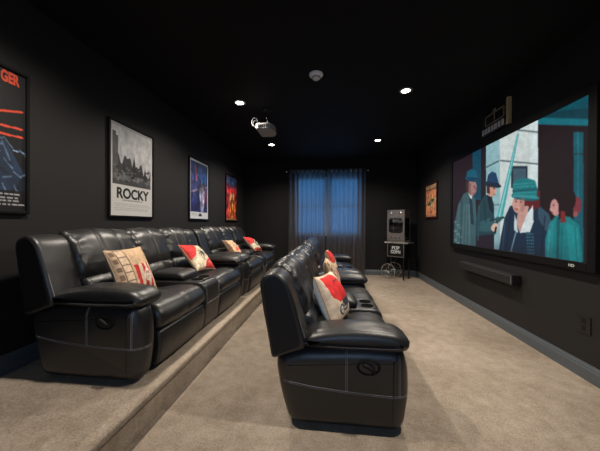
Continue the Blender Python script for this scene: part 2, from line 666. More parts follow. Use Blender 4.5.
#==SOFA==
# ------------------------------------------------------------------ leather reclining loveseat (faces +x, length along y)
LS = 2.18
ARM_P = round_poly([(-0.265, 0.012, 0.07), (-0.328, 0.22, 0.08), (-0.358, 0.40, 0.05), (-0.335, 0.475, 0.04), (-0.18, 0.52, 0.05),
                    (0.20, 0.545, 0.05), (0.45, 0.54, 0.05), (0.487, 0.42, 0.06), (0.492, 0.25, 0.06), (0.458, 0.012, 0.08)], seg=6)
PAD_P = round_poly([(-0.19, 0.525, 0.05), (-0.17, 0.585, 0.06), (0.0, 0.632, 0.1), (0.28, 0.636, 0.1), (0.43, 0.618, 0.07), (0.488, 0.575, 0.035),
                    (0.478, 0.535, 0.03), (0.40, 0.515, 0.05), (0.0, 0.512, 0.05)], seg=6)
WING_P = round_poly([(q[0] + 0.015 * min(1, (q[1] - 0.44) / 0.3), q[1] - 0.02 * min(1, (q[1] - 0.44) / 0.4), q[2]) for q in [(-0.375, 0.44, 0.02), (-0.476, 0.93, 0.03), (-0.462, 0.985, 0.05), (-0.378, 1.022, 0.06), (-0.300, 0.965, 0.08), (-0.262, 0.86, 0.1),
                     (-0.170, 0.58, 0.05), (-0.165, 0.52, 0.02)]], seg=6)
CUSH_P = round_poly([(-0.330, 0.50, 0.03), (-0.440, 0.93, 0.03), (-0.435, 0.985, 0.04), (-0.360, 1.022, 0.07), (-0.270, 0.970, 0.09), (-0.215, 0.86, 0.1),
                     (-0.165, 0.72, 0.08), (-0.175, 0.635, 0.04), (-0.22, 0.60, 0.04), (-0.22, 0.50, 0.03)], seg=6)
LUMB_P = round_poly([(-0.26, 0.45, 0.03), (-0.26, 0.655, 0.03), (-0.165, 0.66, 0.05), (-0.105, 0.60, 0.05), (-0.115, 0.50, 0.04), (-0.15, 0.45, 0.03)], seg=6)
SEAT_P = round_poly([(-0.22, 0.32, 0.03), (-0.22, 0.425, 0.04), (0.0, 0.440, 0.1), (0.30, 0.490, 0.12), (0.455, 0.470, 0.10), (0.505, 0.395, 0.08), (0.498, 0.335, 0.02), (0.46, 0.30, 0.02)], seg=6)
REST_P = round_poly([(0.395, 0.295, 0.01), (0.485, 0.295, 0.02), (0.500, 0.19, 0.05), (0.470, 0.045, 0.03), (0.395, 0.04, 0.01)], seg=5)


def wrinkle(seed, amp, grooves=(), gw=0.018, gd=0.013, crown=0.02, edge=0.0):
    off = Vector((seed * 3.1, seed * 1.7, seed))

    def f(t, x, z, nx, nz):
        e = crown * (1 - (2 * t - 1) ** 2)
        for g in grooves:
            e -= gd * math.exp(-((t - g) / gw) ** 2)
        w = amp * noise.noise(Vector((t * 5, x * 7, z * 7)) + off)
        ed = math.exp(-((min(t, 1 - t)) / 0.13) ** 2)
        w += edge * ed * noise.noise(Vector((t * 9, x * 22, z * 24)) + off) * 2
        return e + w
    return f


def sofa_arm(root, y0, y1, outer):
    bm = bmesh.new()
    soft_prism(bm, ARM_P, y0, y1, 0.088, 72, 4, rseg=8)
    arm = link('arm', bm, LEATHER, root)
    # pale double seams on the outer side panel and round the front corner
    r = 0.088
    yo = y0 if outer < 0 else y1

    def surf(x, z):
        d = dist_poly(Vector((x, z)), ARM_P)
        k = r * (1 - math.sqrt(max(0, 1 - (1 - min(d, r) / r) ** 2)))
        return yo - outer * (k - 0.0008)

    bm = bmesh.new()

    def seam(pts, n=26, dz=0.0, dx=0.0):
        P = []
        for k in range(n + 1):
            s = k / n * (len(pts) - 1)
            i = min(int(s), len(pts) - 2)
            x = pts[i][0] + (pts[i + 1][0] - pts[i][0]) * (s - i) + dx
            z = pts[i][1] + (pts[i + 1][1] - pts[i][1]) * (s - i) + dz
            P.append((x, surf(x, z), z))
        add_tube(bm, P, 0.0013, 5)
        return P

    hz = [(-0.325, 0.305), (-0.10, 0.272), (0.096, 0.256), (0.30, 0.246), (0.470, 0.244)]
    for d in (0.0, 0.009):
        P = seam(hz, dz=d)
        # carry the seam across the front face
        add_tube(bm, [P[-1], (0.4895, yo - outer * 0.070, P[-1][2])] + [(0.4925, yo - outer * q, P[-1][2] + 0.02 * q) for q in (0.092, 0.102)], 0.0013, 5)
        seam([(0.096 + d, 0.262), (0.096 + d, 0.525)], dx=0.0)
    for d in (0.0, 0.008):
        seam([(0.418 + d, 0.250), (0.418 + d, 0.50)])
    tag(link('stitching', bm, STITCH, arm), 'pale double stitching')
    # armrest pad hangs over the seat side
    a, b = (y0 - 0.006, y1 + 0.065) if outer < 0 else (y0 - 0.065, y1 + 0.006)
    bm = bmesh.new()
    soft_prism(bm, PAD_P, a, b, 0.05, 72, 12, wrinkle(3 + outer, 0.006, crown=0.012))
    pad = link('armrest_pad', bm, LEATHER, root)
    bm = bmesh.new()
    ys = a if outer < 0 else b
    seamline = [(-0.16, 0.548), (0.0, 0.542), (0.2, 0.540), (0.38, 0.544), (0.455, 0.556)]
    P = []
    for x, z in seamline:
        d = dist_poly(Vector((x, z)), PAD_P)
        k = 0.05 * (1 - math.sqrt(max(0, 1 - (1 - min(d, 0.05) / 0.05) ** 2)))
        P.append((x, ys - outer * (k - 0.001), z))
    add_tube(bm, P, 0.0022, 5)
    tag(link('piping', bm, STITCH, pad), 'pale piping')
    return arm


def lever(root, yo, outer):
    bm = bmesh.new()
    mt = Matrix.Translation((0.235, yo + outer * 0.001, 0.425)) @ Matrix.Rotation(-outer * PI / 2, 4, 'X') @ Matrix.Diagonal((1.35, 0.95, 1, 1))
    add_lathe(bm, [(0.0, -0.008), (0.040, -0.006), (0.044, 0.004), (0.050, 0.007), (0.054, 0.004), (0.054, -0.004)], mt, 32)
    cup = tag(link('recliner_lever', bm, BLACKMATTE, root), 'black oval lever cup')
    bm = bmesh.new()
    y = yo + outer * 0.010
    add_tube(bm, [(0.203, y, 0.442), (0.225, y + outer * 0.006, 0.436), (0.252, y + outer * 0.010, 0.420), (0.268, y + outer * 0.006, 0.405)], 0.0125, 10)
    link('lever_handle', bm, BLACKMATTE, cup)


def make_sofa(label):
    root = empty('reclining_loveseat', (0, 0, 0))
    tag(root, label, 'sofa', 'black leather reclining loveseats')
    # hidden under-frame, feet, back panel
    box('base', (-0.27, 0.17, 0.03), (0.40, LS - 0.17, 0.315), DARKLEATHER, root, 0.02)
    for x in (-0.16, 0.34):
        for y in (0.115, LS - 0.115):
            bm = bmesh.new()
            add_lathe(bm, [(0.0, 0.0), (0.022, 0.0), (0.028, 0.07), (0.0, 0.07)], Matrix.Translation((x, y, 0)), 12)
            link('foot', bm, BLACKMATTE, root)
    bm = bmesh.new()
    soft_prism(bm, round_poly([(-0.335, 0.10, 0.03), (-0.368, 0.42, 0.03), (-0.474, 0.94, 0.03), (-0.445, 0.985, 0.02), (-0.42, 0.94, 0.02), (-0.315, 0.42, 0.02), (-0.275, 0.10, 0.02)]), 0.225, LS - 0.225, 0.012, 48, 4)
    link('back_panel', bm, DARKLEATHER, root)
    # arms
    sofa_arm(root, 0.0, 0.195, -1)
    sofa_arm(root, LS - 0.195, LS, 1)
    lever(root, 0.0, -1)
    lever(root, LS, 1)
    # wings of the backrest
    for a, b, s in ((0.0, 0.245, -1), (LS - 0.245, LS, 1)):
        bm = bmesh.new()
        soft_prism(bm, WING_P, a, b, 0.022, 72, 8, wrinkle(9 + s, 0.004, crown=0.008))
        wg = link('back_wing', bm, LEATHER, root)
        bm = bmesh.new()
        P = resample(WING_P, 120)
        yo = a if s < 0 else b
        run = [p for p in P if p.x > -0.470 + 0 and p.y > 0.50 and (p.x - (-0.375)) > (0.44 - p.y) * 0.2 + 0.05]
        run.sort(key=lambda p: -p.y if p.x > -0.378 else -2 + p.y)
        run = [p for p in run if p.x > -0.40]
        run.sort(key=lambda p: p.y)
        add_tube(bm, [(p.x + 0.0015, yo - s * 0.020, p.y + 0.0008) for p in run], 0.0016, 5)
        tag(link('stitching', bm, STITCH, wg), 'pale edge seam')
        # dark vinyl outer skin of the wing
        bm = bmesh.new()
        Q = [p for p in resample(WING_P, 60)]
        cx = sum(p.x for p in Q) / 60
        cz = sum(p.y for p in Q) / 60
        Q = [(cx + (p.x - cx) * 0.80, cz + (p.y - cz) * 0.93) for p in Q]
        f1 = [bm.verts.new((x, yo + s * 0.0015, z)) for x, z in Q]
        f2 = [bm.verts.new((x, yo - s * 0.004, z)) for x, z in Q]
        for i in range(60):
            bm.faces.new((f1[i], f1[(i + 1) % 60], f2[(i + 1) % 60], f2[i]))
        bm.faces.new(f1)
        bm.faces.new(list(reversed(f2)))
        tag(link('wing_side', bm, DARKLEATHER, wg, smooth=False), 'matt vinyl side of the wing')
    # back cushions with channels
    for k, (a, b, gr) in enumerate(((0.235, 0.905, (0.36, 0.66)), (0.895, 1.405, (0.5,)), (1.395, LS - 0.235, (0.34, 0.66)))):
        bm = bmesh.new()
        soft_prism(bm, CUSH_P, a, b, 0.045, 80, 40, wrinkle(20 + k, 0.009, gr, 0.022, 0.012, 0.022, 0.010))
        link('back_cushion', bm, LEATHER, root)
        bm = bmesh.new()
        soft_prism(bm, LUMB_P, a + 0.015, b - 0.015, 0.04, 48, 24, wrinkle(40 + k, 0.008, (), crown=0.016, edge=0.008))
        link('lumbar_cushion', bm, LEATHER, root)
    # seats and footrests
    for k, (a, b) in enumerate(((0.200, 0.915), (1.265, LS - 0.200))):
        bm = bmesh.new()
        soft_prism(bm, SEAT_P, a, b, 0.045, 80, 24, wrinkle(60 + k, 0.006, (0.5,), 0.02, 0.006, 0.014, 0.004))
        link('seat', bm, LEATHER, root)
        bm = bmesh.new()
        soft_prism(bm, REST_P, a + 0.004, b - 0.004, 0.025, 48, 10, wrinkle(70 + k, 0.003, crown=0.006))
        link('footrest', bm, LEATHER, root)
    # console with lid and two cup holders
    bm = bmesh.new()
    soft_prism(bm, round_poly([(-0.22, 0.06, 0.02), (-0.22, 0.500, 0.02), (0.20, 0.503, 0.03), (0.44, 0.500, 0.05), (0.492, 0.455, 0.05), (0.500, 0.28, 0.04), (0.470, 0.04, 0.03)]), 0.922, 1.258, 0.02, 72, 4)
    con = link('console', bm, LEATHER, root)
    bm = bmesh.new()
    for yy in (0.944, 1.236):
        add_tube(bm, [(0.28, yy, 0.5040), (0.40, yy, 0.5028), (0.452, yy, 0.4925), (0.481, yy, 0.466), (0.4935, yy, 0.425), (0.4975, yy, 0.34), (0.5000, yy, 0.28), (0.489, yy, 0.20)], 0.0013, 5)
    add_tube(bm, [(0.5005, y, 0.285) for y in (0.944, 1.0, 1.1, 1.236)], 0.0013, 5)
    tag(link('stitching', bm, STITCH, con), 'pale stitching')
    bm = bmesh.new()
    soft_prism(bm, round_poly([(-0.10, 0.508, 0.01), (-0.105, 0.555, 0.03), (-0.06, 0.587, 0.04), (0.19, 0.585, 0.05), (0.255, 0.555, 0.04), (0.255, 0.508, 0.015)]), 0.935, 1.245, 0.03, 56, 8, wrinkle(80, 0.004, crown=0.01))
    link('console_lid', bm, LEATHER, con)
    tray = box('cup_tray', (0.285, 0.945, 0.500), (0.432, 1.235, 0.5075), mat('grey_black_plastic', (0.035, 0.035, 0.036), 0.3), con, 0.003)
    for y in (1.015, 1.165):
        bm = bmesh.new()
        add_lathe(bm, [(0.059, 0.5065), (0.060, 0.512), (0.056, 0.513), (0.052, 0.5095), (0.0, 0.5085)], Matrix.Translation((0.358, y, 0)), 28)
        tag(link('cup_holder', bm, HOLE, tray), 'round black cup holder')
    return root


sofa = make_sofa('long black leather loveseat nearest the viewer on the raised platform')
sofa.location = (-1.715, 1.64, PH)
s2 = copy_tree(sofa)
s2.location = (-1.715, 3.90, PH)
s2['label'] = 'black leather loveseat on the platform farther along, under the two small colour posters'
s3 = copy_tree(sofa)
s3.location = (0.004, 1.71, 0)
s3['label'] = 'black leather loveseat on the lower floor, nearest the viewer, side panel turned to us'
s4 = copy_tree(sofa)
s4.location = (-0.010, 3.98, 0)
s4['label'] = 'black leather loveseat standing in the lower row closest to the window curtains'

#==PILLOWS==
# ------------------------------------------------------------------ printed throw pillows
def pillow_mesh(art_fn, w=0.44, thick=0.075, n=64):
    """Stuffed square pillow: both faces are one skin; art_fn paints the front."""
    U, V = unit_uv(n, n)
    art = Art(U, V)
    back = art_fn(art)
    s, t = U * 2 - 1, 1 - V * 2

    def face(sign):
        px = s * w / 2 * (1 - 0.07 * (1 - t ** 2) * np.abs(s))
        pz = t * w / 2 * (1 - 0.07 * (1 - s ** 2) * np.abs(t))
        h = thick * np.clip((1 - s ** 2) * (1 - t ** 2), 0, 1) ** 0.42
        h = h * (1 + 0.10 * np.sin(5 * s + 2 * t) * (1 - s ** 2))
        return np.stack([px, -sign * h, pz], -1)
    Fp, Bp = face(1), face(-1)
    idx = np.arange(n * n).reshape(n, n)
    verts = Fp.reshape(-1, 3).tolist()
    bidx = idx.copy()
    inner = np.zeros((n, n), bool)
    inner[1:-1, 1:-1] = True
    k = n * n
    cols = [lin(art.C).reshape(-1, 3)]
    for r in range(1, n - 1):
        for c in range(1, n - 1):
            bidx[r, c] = k
            k += 1
            verts.append(Bp[r, c].tolist())
    backcol = np.zeros((k - n * n, 3)) + lin(np.array(back, float))
    cols.append(backcol)
    F = []
    for r in range(n - 1):
        for c in range(n - 1):
            F.append((idx[r, c], idx[r + 1, c], idx[r + 1, c + 1], idx[r, c + 1]))
            F.append((bidx[r, c], bidx[r, c + 1], bidx[r + 1, c + 1], bidx[r + 1, c]))
    me = bpy.data.meshes.new('throw_pillow')
    me.from_pydata(verts, [], [tuple(int(q) for q in f) for f in F])
    set_ink(me, np.concatenate(cols))
    me.materials.append(PILLOW)
    me.shade_smooth()
    # welt round the rim
    rim = [idx[0, c] for c in range(n)] + [idx[r, n - 1] for r in range(1, n)] + [idx[n - 1, c] for c in range(n - 2, -1, -1)] + [idx[r, 0] for r in range(n - 2, 0, -1)]
    rim = [verts[int(q)] for q in rim]
    return me, rim


TAN, REDC, CREAM, DKB = (196, 164, 130), (190, 40, 44), (214, 196, 168), (52, 40, 36)


def art_popcorn(a):
    U, V = a.U, a.V
    a.C[:] = TAN
    a.put(U < 0.34, (186, 160, 134))
    # film strip down the left side
    for x in (0.13, 0.335):
        a.line(x, 0, x, 1, 0.022, DKB)
    for k in range(6):
        y = 0.06 + k * 0.17
        a.put((U > 0.15) & (U < 0.315) & (V > y) & (V < y + 0.12), (206, 178, 150))
        a.line(0.14, y - 0.025, 0.32, y - 0.025, 0.014, DKB, 0.8)
        a.put((U > 0.02) & (U < 0.105) & (V > y) & (V < y + 0.10), (120, 96, 76))
    # striped popcorn box
    box_m = (U > 0.40 + 0.06 * (V - 0.52)) & (U < 0.97 - 0.03 * (V - 0.5)) & (V > 0.42) & (V < 0.97)
    a.put(box_m, CREAM)
    st = ((U - 0.41 - 0.05 * (V - 0.52)) / 0.086).astype(int) % 2 == 0
    a.put(box_m & st, REDC)
    a.ell(0.70, 0.68, 0.115, 0.150, (228, 206, 190))
    a.text('POP', 0.70, 0.63, 0.065, (150, 50, 48), 0.14)
    a.text('CORN', 0.70, 0.73, 0.065, (150, 50, 48), 0.18)
    a.grain(0.12, 16, 16)
    return (150, 122, 92)


def art_palm(a):
    U, V = a.U, a.V
    a.C[:] = CREAM
    a.poly([(0, 0), (0.58, 0), (0.42, 0.30), (0.24, 0.52), (0, 0.62)], (206, 52, 50))
    a.poly([(1, 1), (0.40, 1), (0.52, 0.80), (0.80, 0.62), (1, 0.58)], (198, 44, 44))
    for k in range(9):
        t = 2 * PI * k / 9 + 0.2
        a.line(0.56, 0.45, 0.56 + 0.17 * math.cos(t), 0.45 + 0.17 * math.sin(t), 0.032, (44, 58, 62))
    a.line(0.56, 0.45, 0.50, 0.72, 0.03, (60, 60, 56))
    a.ell(0.80, 0.22, 0.07, 0.07, (150, 128, 92), 0.7)
    a.ell(0.72, 0.82, 0.12, 0.06, (224, 120, 104), 0.7)
    a.grain(0.22, 9, 9)
    return (176, 150, 120)


def art_ticket(a):
    U, V = a.U, a.V
    a.C[:] = (206, 176, 142)
    a.put(U < 0.10, (120, 90, 66))
    a.put((V > 0.62) & (U > 0.40), (196, 62, 54))
    a.poly([(0.25, 0.66), (0.55, 0.45), (0.72, 0.62), (0.5, 0.86)], (214, 110, 88))
    a.ell(0.62, 0.78, 0.16, 0.10, (222, 178, 150))
    a.line(0.2, 0.25, 0.85, 0.25, 0.03, (170, 128, 96))
    a.grain(0.2, 11, 11)
    return (160, 130, 100)


def art_reel(a):
    U, V = a.U, a.V
    a.C[:] = (200, 186, 162)
    a.poly([(0, 0), (0.66, 0), (0.56, 0.35), (0.30, 0.58), (0, 0.55)], (208, 52, 52))
    a.ell(0.62, 0.58, 0.20, 0.17, (96, 112, 92))
    a.ell(0.62, 0.58, 0.10, 0.08, (182, 172, 148))
    a.put((V > 0.86), (176, 70, 58))
    a.grain(0.25, 10, 10)
    return (170, 150, 126)


def art_camera(a):
    U, V = a.U, a.V
    a.C[:] = (222, 200, 176)
    a.poly([(0.06, 0.05), (0.62, 0.0), (0.80, 0.28), (0.70, 0.56), (0.30, 0.62), (0.10, 0.48)], (222, 44, 46))
    a.line(0.55, 0.18, 0.80, 0.36, 0.03, (40, 48, 60))
    a.line(0.36, 0.20, 0.62, 0.14, 0.028, (110, 30, 40))
    for x, y in ((0.30, 0.76), (0.50, 0.72)):
        a.ell(x, y, 0.13, 0.11, (44, 58, 66))
        a.ell(x, y, 0.085, 0.07, (196, 192, 180))
        a.line(x - 0.08, y, x + 0.08, y, 0.022, (44, 58, 66))
    a.poly([(0.40, 0.60), (0.80, 0.54), (0.82, 0.72), (0.50, 0.74)], (50, 62, 68))
    a.put(V > 0.90, (212, 180, 146))
    a.grain(0.14, 8, 8)
    return (186, 200, 212)


def place_pillow(art_fn, base, right, upv, label, w=0.44, thick=0.075):
    """base: middle of the lower edge; right / upv: directions of the printed face."""
    r = Vector(right).normalized()
    u = Vector(upv)
    u = (u - r * u.dot(r)).normalized()
    f = u.cross(r)            # out of the back
    me, rim = pillow_mesh(art_fn, w, thick)
    o = bpy.data.objects.new('throw_pillow', me)
    COL.objects.link(o)
    m = Matrix((r, f, u)).transposed().to_4x4()
    m.translation = Vector(base) + u * w / 2
    o.matrix_world = m
    tag(o, label, 'pillow', 'printed throw pillows')
    bm = bmesh.new()
    add_tube(bm, rim, 0.005, 6, closed=True)
    link('piping', bm, mat('pillow_piping', srgb(176, 150, 122), 0.9), o)
    return o


X0 = -1.715
# right = direction along the print's left-to-right as seen from the front (+x side): that is +y
def lean(deg):
    a = math.radians(deg)
    return Vector((-math.sin(a), 0, math.cos(a)))


def roll(deg, tilt, yawdeg=0):
    a = math.radians(deg)
    y = math.radians(yawdeg)
    r0 = Vector((math.sin(y), math.cos(y), 0))
    u0 = lean(tilt)
    u0 = (u0 - r0 * u0.dot(r0)).normalized()
    return r0 * math.cos(a) - u0 * math.sin(a), u0 * math.cos(a) + r0 * math.sin(a)


def pil(fn, x, y, z, rolld, tilt, label, yawd=0, **k):
    r, u = roll(rolld, tilt, yawd)
    return place_pillow(fn, (x, y, z), r, u, label, **k)


pil(art_popcorn, X0 + 0.13, 2.125, PH + 0.490, 0, 24, 'tan throw pillow with a red striped popcorn box, nearest on the platform row', w=0.41)
pil(art_palm, X0 + 0.205, 3.19, PH + 0.514, 8, 43, 'cream and red throw pillow with dark star-shaped print, second along the platform row', w=0.40)
pil(art_ticket, X0 + 0.14, 4.58, PH + 0.490, 4, 38, 'tan throw pillow with red lower corner, third along the platform row', w=0.38)
pil(art_reel, X0 + 0.215, 5.60, PH + 0.508, 8, 45, 'red and grey-green throw pillow farthest along the platform row', w=0.40)
pil(art_camera, 0.095, 2.31, 0.488, 2, 25, 'white throw pillow with bright red print, nearest in the lower row', 17, w=0.42, thick=0.105)
pil(art_popcorn, 0.11, 3.40, 0.492, 0, 25, 'tan film-strip throw pillow in the middle of the three on the lower row', w=0.41)
pil(art_reel, 0.10, 4.62, 0.490, 4, 24, 'red topped throw pillow farthest back on the lower row, before the curtain', w=0.41)


#==WALLS==
# ------------------------------------------------------------------ framed posters on the left wall
def poster_frame(name, label, wall_x, nx, y0, y1, z0, z1, art, fw_=0.022, fmat=FRAMEB, cat='poster', group=None, depth=0.028, glass=False):
    root = empty(name, (wall_x, (y0 + y1) / 2, z0))
    tag(root, label, cat, group)
    ox, oy, oz = root.location
    bm = bmesh.new()
    d = depth * nx
    xa, xb = sorted((0.001 * nx, d))
    hy, hz = (y1 - y0) / 2, z1 - z0
    for lo, hi in (((-hy, 0), (-hy + fw_, hz)), ((hy - fw_, 0), (hy, hz)), ((-hy + fw_, 0), (hy - fw_, fw_)), ((-hy + fw_, hz - fw_), (hy - fw_, hz))):
        add_box(bm, (xa, lo[0], lo[1]), (xb, hi[0], hi[1]), 0.003, 1)
    link('frame', bm, fmat, root, smooth=False)
    xm = sorted((0.001 * nx, d * 0.45))
    box('backing_board', (xm[0], -hy + fw_, fw_), (xm[1], hy - fw_, hz - fw_), FRAMEB, root)
    xs = d * 0.45 + 0.001 * nx
    if nx > 0:   # left wall: seen from +x, left-to-right is +y
        P00, du = (xs, -hy + fw_, hz - fw_), (0, 2 * (hy - fw_), 0)
    else:
        P00, du = (xs, hy - fw_, hz - fw_), (0, -2 * (hy - fw_), 0)
    flat_print('print', P00, du, (0, 0, -(hz - 2 * fw_)), art, POSTER, root)
    return root, xs


def text_on_wall(name, s, size, x, y, z, nx, m, parent, bold=0.0, sx=1.0):
    if nx > 0:
        R3 = Matrix(((0, 0, 1), (1, 0, 0), (0, 1, 0))).to_4x4()
    else:
        R3 = Matrix(((0, 0, -1), (-1, 0, 0), (0, 1, 0))).to_4x4()
    return text_mesh(name, s, size, Matrix.Translation((x, y, z)) @ R3, m, parent, bold, sx, 0.0006)


def small_print(a, y0, y1, rows, c, x0=0.1, x1=0.9, amt=0.8):
    rng = np.random.default_rng(3)
    for r in range(rows):
        yy = y0 + (y1 - y0) * (r + 0.5) / rows
        h = (y1 - y0) / rows * 0.5
        x = x0 + rng.uniform(0, 0.05)
        while x < x1 - 0.04:
            w = rng.uniform(0.02, 0.06)
            a.put((np.abs(a.V - yy) < h / 2) & (a.U > x) & (a.U < x + w), c, amt)
            x += w + 0.012


PZ0, PZ1 = 1.372, 2.422
# 1: black poster with orange lettering, half out of view
U, V = unit_uv(190, 130)
a = Art(U, V, (9, 10, 12))
a.poly([(0.0, 0.42), (0.46, 0.40), (0.70, 0.44), (0.78, 0.60), (1.0, 0.70), (1.0, 0.90), (0.0, 0.96)], (16, 24, 38))
a.poly([(0.68, 0.42), (0.83, 0.52), (0.98, 0.72), (0.90, 0.84), (0.70, 0.90), (0.55, 0.60)], (32, 48, 72))
rng = np.random.default_rng(2)
for k in range(80):
    x, y = rng.uniform(0.1, 0.98), rng.uniform(0.46, 0.88)
    L = rng.uniform(0.05, 0.16)
    a.line(x, y, x + L * 0.5, y + L * rng.uniform(-0.5, 1), 0.012, (120, 150, 180) if k % 3 else (10, 14, 24), 0.6)
a.put(V > 0.855, (8, 8, 10), 0.85)
a.grain(0.3, 6, 6)
for (x1, y1, x2, y2) in ((0.30, 0.40, 0.97, 0.265), (0.40, 0.42, 0.97, 0.395), (0.52, 0.47, 0.97, 0.455)):
    a.line(x1, y1, x2, y2, 0.014, (206, 70, 44))
small_print(a, 0.87, 0.965, 4, (190, 190, 190), 0.55, 0.97)
r_, xs = poster_frame('framed_poster', 'black framed poster with orange-red lettering and beams, nearest on the left wall', XL, 1, 1.113, 1.833, PZ0, PZ1, a, cat='poster', group='framed posters on the left wall')
text_on_wall('title_lettering', 'GER', 0.105, xs + 0.0008, 0.238, 0.972, 1, TITLERED, r_, 0.0045, 0.58)

# 2: black and white poster with heavy black title
U, V = unit_uv(200, 140)
a = Art(U, V, (192, 191, 188))
ph = (V < 0.66) & (U > 0.045) & (U < 0.955) & (V > 0.035)
a.put(ph, (186, 186, 188))
a.C = np.where((ph)[..., None], a.C + ((0.30 - V) * 90)[..., None], a.C)
hill = ph & (V > 0.30 + 0.22 * U - 0.05 * np.sin(U * 21) - 0.03 * np.sin(U * 47))
a.put(hill, (44, 44, 46))
a.put(ph & (U < 0.16) & (V > 0.14), (70, 70, 72))
a.put(ph & (U < 0.12) & (V > 0.10) & (V < 0.16), (60, 60, 62))
a.put(ph & (V > 0.545), (92, 92, 92))
a.put(ph & (V > 0.60), (58, 58, 60))
for x, y, h in ((0.52, 0.30, 0.28), (0.80, 0.40, 0.16), (0.68, 0.42, 0.12), (0.30, 0.40, 0.14)):
    a.poly([(x, y), (x + h * 0.30, y + h), (x - h * 0.30, y + h)], (24, 24, 26))
for k in range(60):
    rng2 = random.Random(k)
    x, y = rng2.uniform(0.08, 0.92), rng2.uniform(0.44, 0.62)
    a.ell(x, y, 0.03, 0.012, (120, 120, 120) if k % 2 else (20, 20, 22), 0.6)
a.grain(0.14, 10, 10, ph)
small_print(a, 0.815, 0.845, 1, (110, 110, 110), 0.25, 0.75)
small_print(a, 0.86, 0.95, 4, (150, 150, 150), 0.08, 0.92)
r_, xs = poster_frame('framed_poster', 'black-and-white framed poster with a big heavy black title under a grey park scene', XL, 1, 2.581, 3.301, PZ0, PZ1, a, cat='poster', group='framed posters on the left wall')
text_on_wall('title_lettering', 'ROCKY', 0.158, xs + 0.0008, 0.005, 0.265, 1, TITLEBLACK, r_, 0.0055, 0.96)

# 3: blue poster with pale central streak (plain stand-in)
U, V = unit_uv(170, 116)
a = Art(U, V, (206, 208, 214))
ph = (V > 0.03) & (V < 0.885) & (U > 0.05) & (U < 0.95)
a.put(ph, (22, 44, 96))
a.C = np.where(ph[..., None], a.C, a.C)
b2 = Art(U, V, (22, 44, 96))
b2.glow(0.65, 0.25, 0.35, 0.22, (30, 90, 160), 0.8)
b2.glow(0.2, 0.45, 0.22, 0.25, (70, 70, 130), 0.8)
b2.glow(0.85, 0.60, 0.16, 0.18, (150, 70, 90), 0.8)
b2.glow(0.3, 0.8, 0.4, 0.12, (30, 20, 70), 0.8)
b2.poly([(0.50, 0.44), (0.72, 0.40), (0.80, 0.55), (0.72, 0.88), (0.58, 0.88), (0.52, 0.62)], (176, 172, 200), 0.8)
b2.line(0.10, 0.55, 0.90, 0.42, 0.035, (190, 170, 196), 0.7)
b2.line(0.28, 0.04, 0.36, 0.34, 0.035, (210, 80, 60), 0.8)
b2.glow(0.62, 0.42, 0.10, 0.06, (60, 40, 44), 0.9)
b2.grain(0.7, 9, 9)
a.C = np.where(ph[..., None], b2.C, a.C)
a.poly([(0.44, 0.955), (0.5, 0.905), (0.60, 0.91), (0.64, 0.955)], (30, 30, 34))
small_print(a, 0.91, 0.95, 2, (120, 120, 124), 0.1, 0.4)
poster_frame('framed_poster', 'framed blue and violet poster with a white lower border, left of the red one', XL, 1, 4.197, 4.917, PZ0, PZ1, a, cat='poster', group='framed posters on the left wall')

# 4: red and gold poster
U, V = unit_uv(150, 104)
a = Art(U, V, (120, 18, 34))
a.glow(0.5, 0.10, 0.8, 0.14, (30, 80, 130), 0.95)
a.glow(0.55, 0.75, 0.42, 0.30, (214, 130, 50), 0.9)
a.glow(0.5, 0.50, 0.22, 0.16, (232, 184, 110), 0.9)
a.glow(0.15, 0.55, 0.14, 0.25, (150, 20, 60), 0.8)
a.line(0.12, 0.36, 0.90, 0.30, 0.09, (196, 36, 40), 0.8)
for x in (0.34, 0.52, 0.70):
    a.poly([(x - 0.05, 0.52), (x + 0.05, 0.50), (x + 0.06, 0.92), (x - 0.05, 0.94)], (150, 60, 30), 0.6)
a.grain(0.9, 8, 8)
a.put((V > 0.955), (150, 96, 60))
poster_frame('framed_poster', 'framed red and gold poster farthest along the left wall', XL, 1, 5.757, 6.477, PZ0, PZ1, a, cat='poster', group='framed posters on the left wall')

# right wall: orange poster near the corner
U, V = unit_uv(130, 100)
a = Art(U, V, (204, 132, 92))
a.put(V < 0.14, (186, 150, 112))
a.put((V > 0.13) & (V < 0.17), (96, 50, 34))
a.glow(0.5, 0.55, 0.7, 0.35, (214, 150, 110), 0.6)
a.ell(0.48, 0.55, 0.36, 0.10, (196, 184, 130), rot=-0.25)
a.ell(0.48, 0.55, 0.32, 0.075, (70, 66, 44), rot=-0.25)
a.ell(0.50, 0.54, 0.12, 0.05, (140, 130, 90))
a.poly([(0.38, 0.90), (0.45, 0.80), (0.55, 0.80), (0.60, 0.90)], (130, 50, 36))
a.put(V > 0.93, (176, 120, 86))
a.grain(0.3, 9, 9)
poster_frame('framed_picture', 'small orange picture in a dark red frame on the right wall near the corner', XR, -1, 5.80, 6.49, 1.45, 2.21, a, 0.035, FRAMER, 'picture')

# small sign above the screen
root = empty('wall_sign', (XR, 3.86, 2.545))
tag(root, 'small dark marquee sign with a gilded end standing just above the screen', 'sign')
box('sign_board', (-0.030, -0.27, 0.0), (-0.001, 0.29, 0.315), BLACKPLASTIC, root, 0.004)
box('gilded_edge', (-0.045, -0.31, -0.005), (-0.001, -0.272, 0.325), GOLD, root, 0.003)
bm = bmesh.new()
for k in range(7):
    y = 0.24 - k * 0.072
    add_box(bm, (-0.042, y - 0.024, 0.02), (-0.0305, y + 0.024, 0.095), 0.004, 1)
link('pale_row', bm, WHITEP, root, smooth=False)
bm = bmesh.new()
for y0_, y1_, z0_, z1_ in ((-0.22, 0.20, 0.12, 0.135), (-0.22, 0.20, 0.245, 0.26), (-0.22, -0.205, 0.12, 0.26), (0.185, 0.20, 0.12, 0.26), (-0.04, 0.02, 0.27, 0.30), (-0.02, -0.005, 0.135, 0.245)):
    add_box(bm, (-0.036, y0_, z0_), (-0.0305, y1_, z1_))
